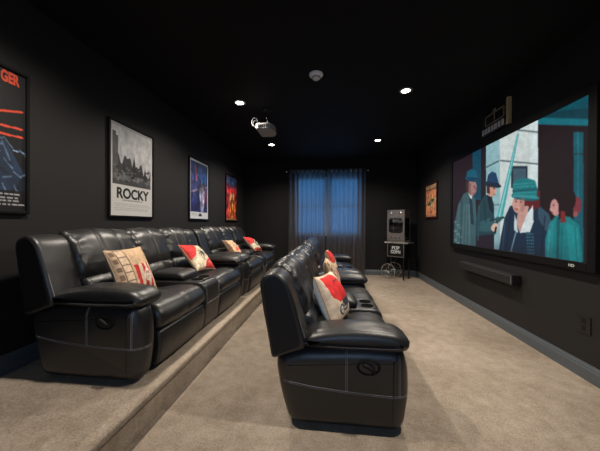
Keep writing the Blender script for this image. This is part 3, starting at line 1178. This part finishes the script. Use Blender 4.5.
link('relief', bm, mat('dull_brass', (0.30, 0.24, 0.15), 0.45, metal=0.1), root, smooth=False)

# ------------------------------------------------------------------ the big screen
SY0, SY1, SZ0, SZ1 = 2.425, 5.085, 0.922, 2.468
root = empty('projection_screen', (XR, (SY0 + SY1) / 2, SZ0))
tag(root, 'huge black-framed screen on the right wall showing people in hats with a sword', 'screen')
hy, hz = (SY1 - SY0) / 2, SZ1 - SZ0
bz = 0.075
bm = bmesh.new()
for lo, hi in (((-hy, 0), (-hy + bz, hz)), ((hy - bz, 0), (hy, hz)), ((-hy + bz, 0), (hy - bz, bz)), ((-hy + bz, hz - bz), (hy - bz, hz))):
    add_box(bm, (-0.062, lo[0], lo[1]), (-0.012, hi[0], hi[1]), 0.004, 1)
link('bezel', bm, FRAMEB, root, smooth=False)
box('screen_back', (-0.048, -hy + bz, bz), (-0.012, hy - bz, hz - bz), BLACKMATTE, root)
for y in (-0.8, 0.8):
    box('wall_bracket', (-0.012, y - 0.06, 0.3), (0.0, y + 0.06, 1.2), BLACKMATTE, root)
NR, NC = 240, 420
wx = XR - 0.050
P00w = (wx, SY1 - bz, SZ1 - bz)
du, dv = (0, -(SY1 - SY0 - 2 * bz), 0), (0, 0, -(hz - 2 * bz))
U, V = sheet_uv(NR, NC, P00w, du, dv)
a = Art(U, V, (34, 24, 34))
# left dark strip and blue column
a.poly([(450, 140), (474, 140), (474, 260), (450, 260)], (34, 22, 32))
a.poly([(472.5, 150), (481, 145), (481, 200), (472.5, 200)], (14, 66, 88))
a.poly([(481, 140), (486, 140), (486, 260), (481, 260)], (30, 24, 34))
# pale building
a.poly([(486, 120), (499.5, 110), (499.5, 260), (486, 260)], (138, 178, 184))
a.poly([(499.5, 110), (538, 90), (538, 260), (499.5, 260)], (196, 206, 204))
a.poly([(530, 90), (538, 90), (538, 260), (530, 260)], (206, 220, 220))
a.line(486, 167.5, 499.5, 160.5, 1.6, (70, 96, 104))
a.line(499.5, 160.5, 538, 164, 1.6, (84, 100, 106))
a.line(517, 130, 538, 132.2, 1.6, (90, 108, 112))
a.line(486, 206, 505, 204, 1.4, (90, 110, 116))
a.line(499.5, 150, 499.5, 240, 0.8, (150, 170, 172))
a.poly([(511, 166), (527.5, 166), (527.5, 188), (511, 188)], (30, 44, 56))
a.poly([(513, 168.5), (526, 168.5), (526, 188), (513, 188)], (58, 84, 98))
# dark doorway, teal lintel and pilaster
a.poly([(538, 80), (590, 60), (590, 275), (538, 275)], (27, 16, 22))
a.poly([(538, 108), (590, 84), (590, 124), (538, 124)], (10, 58, 70))
a.poly([(538, 117.5), (590, 119), (590, 126), (538, 124.5)], (16, 104, 118))
a.poly([(545, 105), (590, 84), (590, 108), (556, 111)], (12, 76, 90))
a.poly([(572, 92), (590, 84), (590, 93), (572, 97)], (60, 140, 148))
a.poly([(573.5, 132), (583.5, 132), (583.5, 262), (573.5, 262)], (14, 84, 98))
a.line(574, 154, 583, 154, 1.0, (40, 20, 30))
a.line(578, 132, 578, 200, 1.4, (22, 110, 122))
a.grain(0.05, 0.15, 0.15)
# man on the left
a.poly([(453, 262), (454.5, 224), (458, 205), (463.5, 194), (470, 190), (475.5, 200), (477, 225), (476, 262)], (58, 88, 94))
for k in range(5):
    a.line(456 + k * 3.2, 246, 459.5 + k * 2.4, 205, 1.1, (78, 108, 112), 0.7)
for k in range(8):
    a.ell(455.5 + (k % 3) * 2.5, 222 + k * 3.0, 1.6, 1.2, (116, 150, 152), 0.6)
a.poly([(467, 190), (471.5, 201), (473, 192)], (196, 206, 206))
a.poly([(469, 198), (472, 199), (474, 225), (471, 224)], (30, 52, 66))
a.ell(472, 187.5, 4.8, 8.2, (158, 116, 112))
a.poly([(466, 181), (469, 181), (469, 193), (466, 191)], (60, 44, 48))
a.ell(475.8, 188.5, 1.2, 1.4, (128, 84, 84))
a.ell(473, 179, 8.4, 2.8, (12, 62, 84), rot=0.1)
a.poly([(466.2, 179), (467, 171.5), (471, 169), (476, 170), (478.4, 179)], (16, 84, 108))
# second figure with the round hat, holding the sword
a.poly([(475.5, 262), (476, 224), (478, 206), (484, 196), (490, 194), (494, 204), (494.5, 232), (493, 262)], (30, 62, 72))
a.poly([(480, 222), (490, 218), (497, 223), (497, 230), (486, 232), (479, 231)], (48, 86, 94))
a.poly([(476, 236), (494, 234), (494, 262), (476, 262)], (34, 26, 40))
a.poly([(487, 195), (492, 196), (493.5, 214), (489.5, 210)], (18, 30, 42))
a.ell(491.6, 190.5, 4.2, 6.4, (192, 140, 124), rot=0.15)
a.ell(495.2, 191, 1.3, 1.6, (204, 150, 134))
a.poly([(486.5, 184), (489.5, 184), (490, 194), (486.8, 193)], (70, 36, 30))
a.ell(492.2, 184.6, 9.2, 2.6, (18, 34, 50), rot=0.22)
a.poly([(486.5, 183.5), (488, 175), (491.8, 171.4), (496, 173), (499, 184.5)], (20, 58, 92))
a.ell(494.6, 228, 3.6, 3.8, (206, 172, 156))
# sword
a.poly([(517.4, 133), (519.0, 134), (502.2, 220), (496.4, 219)], (66, 158, 162))
a.poly([(517.8, 134), (518.3, 134), (499.6, 219.5), (497.8, 219)], (140, 196, 196))
a.line(490.5, 220.5, 503.5, 217.5, 2.0, (26, 48, 54))
a.ell(498, 219.5, 3.2, 2.6, (40, 80, 84))
a.line(497, 222, 495, 233, 2.0, (30, 40, 46))
a.ell(495.4, 225, 2.6, 2.0, (206, 172, 156))
# woman in the middle
a.poly([(497, 262), (501, 236), (504.5, 218), (510, 206), (522, 202), (537, 203), (549, 214), (557, 240), (556, 275), (497, 275)], (20, 42, 64))
a.poly([(538, 205), (549, 214), (556, 236), (545, 230), (538, 218)], (48, 74, 92))
a.poly([(514, 190), (540, 190), (540, 207), (534, 210), (524, 204), (514, 204)], (92, 26, 32))
a.ell(518.6, 203, 6.0, 10.2, (196, 146, 134), rot=0.12)
a.ell(513.2, 204.5, 1.5, 1.6, (204, 156, 142))
a.poly([(519, 206), (529, 206), (526, 222), (519, 232), (516.5, 220)], (190, 146, 136))
a.poly([(533, 205), (527, 214), (519.5, 233), (530, 232), (533.5, 222)], (206, 216, 218))
a.poly([(514.5, 214), (517, 222), (518, 233), (514, 230)], (190, 204, 208))
for k in range(34):
    a.ell(527 + (k % 4) * 1.9 + (k // 4) * 0.15, 234 + (k // 4) * 3.2, 0.62, 0.75, (70, 150, 164), 0.9)
a.line(516, 232, 508, 262, 1.2, (120, 150, 160))
a.ell(525.5, 197, 14.2, 3.6, (14, 92, 100), rot=0.10)
a.poly([(512.3, 197.5), (512.8, 184), (517, 179), (527, 178), (535, 180.5), (537.5, 189), (536.8, 198.5)], (20, 112, 118))
for k in range(5):
    a.line(513.5, 184.5 + k * 3, 536, 182.5 + k * 3.2, 0.9, (70, 164, 166), 0.6)
a.ell(526, 196.6, 13.6, 1.5, (46, 140, 144), rot=0.10)
# woman on the right in the bright teal coat, another face behind
a.ell(577, 205, 4.6, 8.5, (120, 50, 60))
a.ell(575.5, 214, 2.4, 3.0, (150, 80, 84))
a.poly([(545, 275), (546, 240), (550, 222), (557, 215), (570, 217), (579, 225), (582, 250), (582, 275)], (20, 118, 122))
a.poly([(557, 217), (560, 217), (559, 262), (556, 262)], (12, 84, 92))
a.poly([(566, 222), (578, 228), (580, 258), (570, 262)], (28, 140, 144), 0.7)
a.poly([(545, 240), (549, 224), (554, 220), (552, 262), (545, 262)], (30, 136, 140), 0.7)
a.ell(564, 199.5, 11.8, 13.8, (28, 14, 20))
a.ell(555.2, 207.5, 4.8, 8.4, (192, 140, 136), rot=-0.1)
a.ell(551.0, 209.5, 1.4, 1.6, (200, 150, 144))
a.poly([(553, 194), (564, 196), (562.5, 216), (559, 220), (558.5, 204)], (26, 12, 18))
a.ell(553.6, 205.2, 1.0, 0.7, (50, 24, 28))
a.ell(551.8, 212.4, 1.2, 0.6, (130, 50, 56))
a.poly([(560.5, 211), (565, 211), (566, 222), (560.5, 223)], (120, 40, 44))
# eyes, brows, mouths, folds and collars
for x, y, r_c in ((516.0, 201.5, (60, 30, 30)), (520.5, 202.0, (70, 36, 36)), (474.2, 186.5, (60, 40, 44)), (494.2, 188.6, (70, 40, 38))):
    a.ell(x, y, 0.9, 0.6, r_c)
a.line(514.6, 199.6, 517.0, 199.4, 0.7, (90, 44, 44))
a.ell(516.4, 209.2, 1.7, 0.7, (150, 66, 66))
a.ell(494.6, 194.6, 1.2, 0.5, (150, 80, 76))
a.ell(474.6, 193.6, 1.2, 0.5, (110, 66, 66))
a.poly([(521, 196), (525, 198), (524, 212), (520.5, 212)], (150, 100, 96), 0.5)
a.poly([(468, 183), (471, 183), (471, 195), (468, 193)], (110, 76, 80), 0.6)
for x1, y1, x2, y2, c in ((505, 222, 502, 256, (44, 74, 98)), (511, 212, 506, 250, (10, 24, 42)), (545, 216, 541, 258, (12, 26, 44)), (550, 226, 549, 262, (52, 84, 104)),
                          (479, 206, 478, 240, (52, 88, 98)), (484, 200, 486, 222, (18, 42, 52)), (462, 200, 460, 250, (36, 60, 68)), (469, 204, 470, 252, (82, 114, 118)),
                          (562, 226, 561, 262, (10, 84, 92)), (575, 228, 577, 260, (12, 88, 94)), (550, 230, 548, 258, (60, 168, 170))):
    a.line(x1, y1, x2, y2, 1.3, c, 0.7)
a.line(513, 191, 538, 189, 1.6, (8, 64, 74), 0.8)
a.line(467, 178, 478, 178.5, 1.0, (6, 34, 50), 0.8)
a.line(487, 182.2, 499, 184, 1.0, (8, 20, 34), 0.8)
a.glow(505, 256, 60, 12, (24, 22, 34), 0.45)
a.soften(2)
a.grain(0.06, 0.25, 0.25)
P00 = (wx - XR, hy - bz, hz - bz)
flat_print('picture', P00, du, dv, a, SCREEN, root)
text_on_wall('logo', 'HD', 0.034, -0.0622, -(hy - 0.215), 0.034, -1, WHITEINK, root, 0.001, 1.2)

# sound bar and wall plate
root = empty('soundbar', (XR, 3.995, 0.615))
tag(root, 'long black soundbar mounted under the screen', 'speaker')
bm = bmesh.new()
soft_prism(bm, round_poly([(-0.105, 0.0, 0.015), (-0.105, 0.110, 0.015), (-0.012, 0.118, 0.01), (-0.012, 0.0, 0.01)]), -0.60, 0.64, 0.006, 40, 2)
link('body', bm, mat('charcoal_grille', (0.010, 0.0095, 0.009), 0.6, bump=(400, 0.4, 0.003)), root, smooth=False)
box('end_cap', (-0.107, -0.645, -0.002), (-0.010, -0.601, 0.120), BLACKPLASTIC, root, 0.006)
box('wall_bracket', (-0.012, -0.3, 0.02), (0.002, 0.3, 0.09), BLACKMATTE, root)
bm = bmesh.new()
for k in range(4):
    add_box(bm, (-0.1085, -0.632, 0.022 + k * 0.024), (-0.1068, -0.618, 0.032 + k * 0.024))
link('buttons', bm, GREYP, root, smooth=False)

root = empty('wall_outlet', (XR, 2.583, 0.385))
tag(root, 'black outlet plate low on the right wall below the screen', 'outlet')
box('cover_plate', (-0.009, -0.062, 0), (0, 0.062, 0.150), BLACKPLASTIC, root, 0.003)
for z in (0.045, 0.105):
    box('socket', (-0.0115, -0.018, z - 0.022), (-0.009, 0.018, z + 0.022), BLACKMATTE, root, 0.001)

#==CEILING==
# ------------------------------------------------------------------ recessed lamps
LAMPS = [(-1.265, 3.68, 'round recessed ceiling lamp left of the projector'), (0.935, 3.56, 'round recessed ceiling lamp nearest the right wall sign above the screen'),
         (-1.255, 5.68, 'round recessed ceiling lamp beyond the projector'), (0.935, 5.60, 'round recessed ceiling lamp over the far right of the room'),
         (-1.265, 1.66, 'round recessed ceiling lamp above the near end of the platform'), (0.935, 1.60, 'round recessed ceiling lamp above the near end of the open floor')]
for x, y, lab in LAMPS:
    root = empty('recessed_light', (x, y, HC))
    tag(root, lab, 'ceiling light', 'recessed ceiling lights')
    bm = bmesh.new()
    add_lathe(bm, [(0.050, -0.0005), (0.050, -0.006), (0.056, -0.010), (0.076, -0.007), (0.080, -0.0005)], Matrix(), 36)
    link('trim_ring', bm, GREYP, root)
    bm = bmesh.new()
    add_lathe(bm, [(0.0, -0.012), (0.03, -0.010), (0.0495, -0.005), (0.0495, -0.001)], Matrix(), 36)
    link('lens', bm, LENS, root)
    L = bpy.data.lights.new('downlight', 'SPOT')
    L.energy = 158
    L.color = (1.0, 0.90, 0.78)
    L.spot_size = math.radians(150)
    L.spot_blend = 0.9
    L.shadow_soft_size = 0.06
    lo = bpy.data.objects.new('downlight', L)
    COL.objects.link(lo)
    lo.location = (x, y, HC - 0.085)

# smoke detector
root = empty('smoke_detector', (-0.17, 3.07, HC))
tag(root, 'white smoke detector on the ceiling between the lamps', 'smoke detector')
bm = bmesh.new()
add_lathe(bm, [(0.078, 0.0), (0.078, -0.014), (0.070, -0.024), (0.052, -0.032), (0.046, -0.032)], Matrix(), 36)
link('base', bm, mat('white_detector_shell', (0.85, 0.84, 0.82), 0.45), root)
bm = bmesh.new()
add_lathe(bm, [(0.046, -0.030), (0.044, -0.050), (0.030, -0.062), (0.0, -0.064)], Matrix(), 32)
link('sensor_dome', bm, WHITEP, root)
bm = bmesh.new()
for k in range(12):
    t = 2 * PI * k / 12
    add_tube(bm, [(0.0475 * math.cos(t), 0.0475 * math.sin(t), -0.034), (0.0455 * math.cos(t), 0.0455 * math.sin(t), -0.047)], 0.004, 6)
link('vent_slots', bm, BLACKPLASTIC, root)

# projector
root = empty('ceiling_projector', (-0.935, 3.93, HC))
tag(root, 'white projector hanging from the black ceiling beside a lamp', 'projector')
bm = bmesh.new()
add_lathe(bm, [(0.0, -0.022), (0.06, -0.020), (0.068, 0.0)], Matrix(), 28)
link('ceiling_plate', bm, BLACKMATTE, root)
bm = bmesh.new()
add_tube(bm, [(0, 0, -0.02), (0, 0, -0.262)], 0.014, 14)
link('pole', bm, CHROME, root)
bm = bmesh.new()
ou = round_poly([(-0.125, -0.175, 0.02), (0.075, -0.185, 0.05), (0.128, -0.08, 0.08), (0.128, 0.09, 0.08), (0.075, 0.19, 0.05), (-0.125, 0.19, 0.02)], seg=6)
prof = [(0.92, -0.262), (1.0, -0.272), (1.0, -0.335), (0.94, -0.350)]
rings = [[bm.verts.new((p.x * s_, p.y * s_, z_)) for p in ou] for s_, z_ in prof]
for A, B in zip(rings, rings[1:]):
    for i in range(len(ou)):
        bm.faces.new((A[i], A[(i + 1) % len(ou)], B[(i + 1) % len(ou)], B[i]))
bm.faces.new(rings[0])
bm.faces.new(rings[-1])
body = link('body', bm, mat('projector_shell', (0.30, 0.29, 0.285), 0.55), root, smooth=False)
bm = bmesh.new()
add_lathe(bm, [(0.0, 0.012), (0.026, 0.008), (0.030, 0.014), (0.036, 0.012), (0.036, -0.03)], Matrix.Translation((0.128, 0.05, -0.305)) @ Matrix.Rotation(PI / 2, 4, 'Y'), 28)
link('lens', bm, BLACKPLASTIC, body)
bm = bmesh.new()
for k in range(5):
    add_box(bm, (-0.09 + k * 0.028, -0.1835, -0.325), (-0.075 + k * 0.028, -0.176, -0.285))
link('vent', bm, BLACKPLASTIC, body, smooth=False)
bm = bmesh.new()
for k, (oy, rr) in enumerate(((-0.12, 0.055), (-0.08, 0.045))):
    pts = [(-0.124, oy, -0.30)]
    for q in range(14):
        t = -PI / 2 + 2 * PI * q / 15 * 0.86
        pts.append((-0.145 - 0.05 - rr * math.sin(t + PI / 2) * 0.8 + 0.04, oy + 0.01 * q / 14, -0.285 + rr * 1.1 * -math.cos(t + PI / 2) + rr))
    pts.append((-0.03, oy + 0.10, -0.235))
    pts.append((-0.008, 0.012, -0.20))
    add_tube(bm, pts, 0.006, 8)
link('cable', bm, mat('pale_cable', (0.035, 0.035, 0.035), 0.6), root)

#==CURTAINS==
# ------------------------------------------------------------------ curtains
CY, RZ = YB - 0.115, 2.69
root = empty('curtain_rod', (-0.1, CY, RZ))
tag(root, 'thin metal curtain rod above the window', 'curtain rod')
bm = bmesh.new()
add_tube(bm, [(-1.03, 0, 0), (1.03, 0, 0)], 0.011, 14)
link('rod', bm, mat('dark_bronze', (0.08, 0.07, 0.065), 0.35, metal=0.8), root)
for s in (-1, 1):
    bm = bmesh.new()
    add_lathe(bm, [(0.0, 0.045), (0.014, 0.040), (0.022, 0.022), (0.016, 0.004), (0.012, 0.0), (0.012, -0.01)], Matrix.Translation((s * 1.03, 0, 0)) @ Matrix.Rotation(s * PI / 2, 4, 'Y'), 18)
    link('finial', bm, CHROME, root)
for x in (-0.985, 0.985):
    bm = bmesh.new()
    add_box(bm, (x - 0.010, -0.012, -0.020), (x + 0.010, 0.110, -0.0115))
    add_box(bm, (x - 0.018, 0.104, -0.055), (x + 0.018, 0.1135, 0.02))
    link('bracket', bm, BLACKMATTE, root, smooth=False)


def curtain(x0, x1, folds, label, seed):
    root = empty('curtain', ((x0 + x1) / 2, CY, 0.07))
    tag(root, label, 'curtain', 'dark sheer curtains')
    nx, nz = 220, 26
    H = RZ + 0.055 - 0.07
    bm = bmesh.new()
    rows = []
    for j in range(nz + 1):
        z = H * j / nz
        row = []
        for i in range(nx + 1):
            t = i / nx
            x = (x0 + (x1 - x0) * t) - (x0 + x1) / 2
            k = 1.0 - j / nz
            ph_ = 2 * PI * folds * t
            y = 0.028 * math.sin(ph_) * (1 + 0.25 * k) + 0.010 * k * noise.noise(Vector((t * 9, z * 1.2, seed))) + 0.006 * k * math.sin(2.3 * ph_ + z)
            xx = x + 0.014 * k * noise.noise(Vector((t * 6 + 4, z * 0.9, seed + 3)))
            row.append(bm.verts.new((xx, y, z)))
        rows.append(row)
    for A, B in zip(rows, rows[1:]):
        for i in range(nx):
            bm.faces.new((A[i], A[i + 1], B[i + 1], B[i]))
    link('sheer_panel', bm, CURTAIN, root, recalc=False)
    # grommets where the cloth crosses the rod
    n = int(folds * 2)
    for k in range(0, n + 1):
        t = k / n
        if t < 0.01 or t > 0.99: continue
        if k % 2: continue
        x = (x0 + (x1 - x0) * t) - (x0 + x1) / 2
        bm = bmesh.new()
        ring = [(0, 0.026 * math.cos(q * 2 * PI / 20), 0.026 * math.sin(q * 2 * PI / 20)) for q in range(20)]
        sl = Matrix.Translation((x, 0, RZ - 0.07)) @ Matrix.Rotation(PI / 2 - 0.9, 4, 'Z')
        add_tube(bm, [sl @ Vector(p) for p in ring], 0.006, 8, closed=True)
        link('grommet', bm, GROMMET, root)
    return root


curtain(-1.095, -0.135, 8, 'left dark sheer curtain panel over the blue window', 1)
curtain(-0.105, 0.885, 8, 'right dark sheer curtain panel over the blue window', 2)

#==CART==
# ------------------------------------------------------------------ popcorn cart in the corner
root = empty('popcorn_cart', (1.650, 6.830, 0), 0)
root.rotation_euler = (0, 0, math.radians(-38))
tag(root, 'silver and black popcorn cart on spoked wheels in the far right corner', 'popcorn machine')
# local: front faces -y, right is +x
W2, D2 = 0.215, 0.165
cab0, cab1 = 0.885, 1.66
bm = bmesh.new()
pst = 0.022
for sx in (-1, 1):
    for sy in (-1, 1):
        x, y = sx * (W2 - pst / 2), sy * (D2 - pst / 2)
        add_box(bm, (x - pst / 2, y - pst / 2, cab0 + 0.02), (x + pst / 2, y + pst / 2, cab1 - 0.18))
add_box(bm, (-W2, -D2, cab1 - 0.19), (W2, D2, cab1), 0.006, 1)
add_box(bm, (-W2, -D2, cab0), (W2, D2, cab0 + 0.045), 0.004, 1)
link('cabinet_frame', bm, STEEL, root, smooth=False)
# front face plate with rounded opening
bm = bmesh.new()
oz0, oz1, ox = cab0 + 0.22, cab1 - 0.20, W2 - 0.035
inner = resample(round_poly([(-ox, oz0, 0.09), (ox, oz0, 0.09), (ox, oz1, 0.09), (-ox, oz1, 0.09)], seg=8), 96)
fz0, fz1 = cab0 + 0.046, cab1 - 0.191
def to_rim(p):
    cx_, cz_ = 0.0, (fz0 + fz1) / 2
    d = Vector((p.x - cx_, p.y - cz_))
    k = min(W2 / max(1e-6, abs(d.x)), ((fz1 - fz0) / 2) / max(1e-6, abs(d.y)))
    return Vector((cx_ + d.x * k, cz_ + d.y * k))
outer_ = [to_rim(p) for p in inner]
L = {}
for nm, src, y in (('fi', inner, -D2 - 0.004), ('fo', outer_, -D2 - 0.004), ('bi', inner, -D2 + 0.008), ('bo', outer_, -D2 + 0.008)):
    L[nm] = [bm.verts.new((p.x, y, p.y)) for p in src]
for i in range(96):
    j = (i + 1) % 96
    bm.faces.new((L['fi'][i], L['fi'][j], L['fo'][j], L['fo'][i]))
    bm.faces.new((L['bi'][i], L['bo'][i], L['bo'][j], L['bi'][j]))
    bm.faces.new((L['fi'][i], L['bi'][i], L['bi'][j], L['fi'][j]))
    bm.faces.new((L['fo'][i], L['fo'][j], L['bo'][j], L['bo'][i]))
link('front_plate', bm, STEEL, root, smooth=False)
box('front_glass', (-W2 + 0.03, -D2 + 0.010, oz0 - 0.01), (W2 - 0.03, -D2 + 0.014, oz1 + 0.01), CABGLASS, root)
for s in (-1, 1):
    xx = s * (W2 - 0.006)
    box('side_glass', (xx - 0.002, -D2 + pst, cab0 + 0.046), (xx + 0.002, D2 - pst, cab1 - 0.191), CABGLASS, root)
box('back_sheet', (-W2 + pst, D2 - 0.010, cab0 + 0.046), (W2 - pst, D2 - 0.004, cab1 - 0.191), BLACKMATTE, root)
bm = bmesh.new()
add_lathe(bm, [(0.0, 0.0), (0.07, 0.0), (0.085, 0.06), (0.085, 0.12), (0.09, 0.125), (0.0, 0.128)], Matrix.Translation((0.0, 0.0, cab1 - 0.42)), 28)
kt = link('kettle', bm, STEEL, root)
bm = bmesh.new()
add_tube(bm, [(0, 0, cab1 - 0.30), (0, 0, cab1 - 0.185)], 0.010, 10)
link('hanger', bm, STEEL, kt)
bm = bmesh.new()
rr_ = random.Random(4)
for k in range(90):
    m_ = Matrix.Translation((rr_.uniform(-0.16, 0.16), rr_.uniform(-0.11, 0.12), cab0 + 0.056 + rr_.uniform(0, 0.07)))
    bmesh.ops.create_icosphere(bm, subdivisions=1, radius=rr_.uniform(0.012, 0.018), matrix=m_)
o = link('popcorn', bm, CORN, root)
o['kind'] = 'stuff'
# pale relief on the header and front knobs
bm = bmesh.new()
for x in (-0.13, 0.10):
    add_lathe(bm, [(0.0, 0.012), (0.035, 0.010), (0.042, 0.0)], Matrix.Translation((x + 0.015, -D2 - 0.0005, cab1 - 0.085)) @ Matrix.Rotation(PI / 2, 4, 'X'), 20)
link('header_rosette', bm, CHROME, root)
bm = bmesh.new()
for x in (-0.10, 0.0, 0.10):
    add_lathe(bm, [(0.0, 0.02), (0.014, 0.018), (0.016, 0.0)], Matrix.Translation((x, -D2 - 0.0045, cab0 + 0.12)) @ Matrix.Rotation(PI / 2, 4, 'X'), 14)
link('knob_row', bm, mat('knob_red_brown', (0.16, 0.05, 0.04), 0.4), root)
# tray shelf and black cupboard with white lettering
box('tray', (-W2 - 0.065, -D2 - 0.01, cab0 - 0.030), (W2 + 0.085, D2 + 0.01, cab0 - 0.001), STEEL, root, 0.006)
bx = box('cupboard', (-W2 + 0.005, -D2 + 0.002, 0.53), (W2 - 0.005, D2 - 0.002, cab0 - 0.031), BLACKPLASTIC, root, 0.006)
bm = bmesh.new()
z0_, z1_ = 0.535, cab0 - 0.036
for lo, hi in (((-W2 + 0.006, z0_), (-W2 + 0.022, z1_)), ((W2 - 0.022, z0_), (W2 - 0.006, z1_)), ((-W2 + 0.022, z0_), (W2 - 0.022, z0_ + 0.016))):
    add_box(bm, (lo[0], -D2 - 0.006, lo[1]), (hi[0], -D2 + 0.001, hi[1]))
link('edging', bm, STEEL, bx, smooth=False)
R3 = Matrix(((1, 0, 0), (0, 0, -1), (0, 1, 0))).to_4x4()
text_mesh('lettering', 'POP', 0.110, Matrix.Translation((0.0, -D2 + 0.0008, 0.748)) @ R3, WHITEINK, bx, 0.004, 0.95, 0.0008)
text_mesh('lettering', 'CORN', 0.105, Matrix.Translation((0.0, -D2 + 0.0008, 0.652)) @ R3, WHITEINK, bx, 0.004, 0.80, 0.0008)
# undercarriage: two legs at the right, two spoked wheels at the left
for y in (-D2 + 0.02, D2 - 0.02):
    bm = bmesh.new()
    add_box(bm, (W2 - 0.038, y - 0.014, 0.0), (W2 - 0.010, y + 0.014, 0.531))
    link('leg', bm, BLACKPLASTIC, root, smooth=False)
WR, WXc = 0.175, -W2 + 0.035
bm = bmesh.new()
add_tube(bm, [(WXc, -D2 - 0.02, WR + 0.006), (WXc, D2 + 0.02, WR + 0.006)], 0.010, 10)
for y in (-D2 + 0.03, D2 - 0.03):
    add_tube(bm, [(WXc, y, WR + 0.006), (WXc + 0.05, y, 0.40), (WXc + 0.05, y, 0.535)], 0.011, 8)
link('axle', bm, BLACKPLASTIC, root)
for y in (-D2 - 0.012, D2 + 0.012):
    bm = bmesh.new()
    add_tube(bm, [(WXc + WR * math.cos(2 * PI * k / 40), y, WR + 0.006 + WR * math.sin(2 * PI * k / 40)) for k in range(40)], 0.0075, 8, closed=True)
    wh = link('wheel', bm, CHROME, root)
    bm = bmesh.new()
    for k in range(12):
        t = 2 * PI * k / 12
        add_tube(bm, [(WXc + 0.02 * math.cos(t), y, WR + 0.006 + 0.02 * math.sin(t)), (WXc + (WR - 0.004) * math.cos(t), y, WR + 0.006 + (WR - 0.004) * math.sin(t))], 0.0032, 6)
    link('spokes', bm, CHROME, wh)
    bm = bmesh.new()
    add_lathe(bm, [(0.0, -0.022), (0.022, -0.02), (0.026, 0.0), (0.022, 0.02), (0.0, 0.022)], Matrix.Translation((WXc, y, WR + 0.006)) @ Matrix.Rotation(PI / 2, 4, 'X'), 18)
    link('hub', bm, CHROME, wh)

#==LIGHT==
# ------------------------------------------------------------------ dusk sky outside the windows
w = bpy.data.worlds.new('dusk')
S.world = w
w.use_nodes = True
bg = w.node_tree.nodes['Background']
bg.inputs['Color'].default_value = (0.045, 0.25, 0.62, 1)
bg.inputs['Strength'].default_value = 1.0
for nm, loc, rot, sx_, sy_, en in (('far_window_daylight', ((WX0 + WX1) / 2, YB + 0.2, (WZ0 + WZ1) / 2), (-PI / 2, 0, 0), WX1 - WX0, WZ1 - WZ0, 24),
        ('rear_window_daylight', ((RX0 + RX1) / 2, YR - 0.16, (RZ0 + RZ1) / 2), (PI / 2, 0, 0), RX1 - RX0, RZ1 - RZ0, 40)):
    L_ = bpy.data.lights.new(nm, 'AREA')
    L_.shape = 'RECTANGLE'
    L_.size, L_.size_y = sx_, sy_
    L_.energy = en
    L_.color = (0.17, 0.52, 1.0) if 'far' in nm else (0.55, 0.74, 1.0)
    ob = bpy.data.objects.new(nm, L_)
    COL.objects.link(ob)
    ob.location = loc
    ob.rotation_euler = rot

vs = S.view_settings
vs.view_transform = 'Standard'
vs.look = 'None'
vs.gamma = 1.0
vs.exposure = 0.0
vs.use_curve_mapping = False
S.cycles.use_denoising = True
S.cycles.max_bounces = 8
S.cycles.sample_clamp_indirect = 4.0
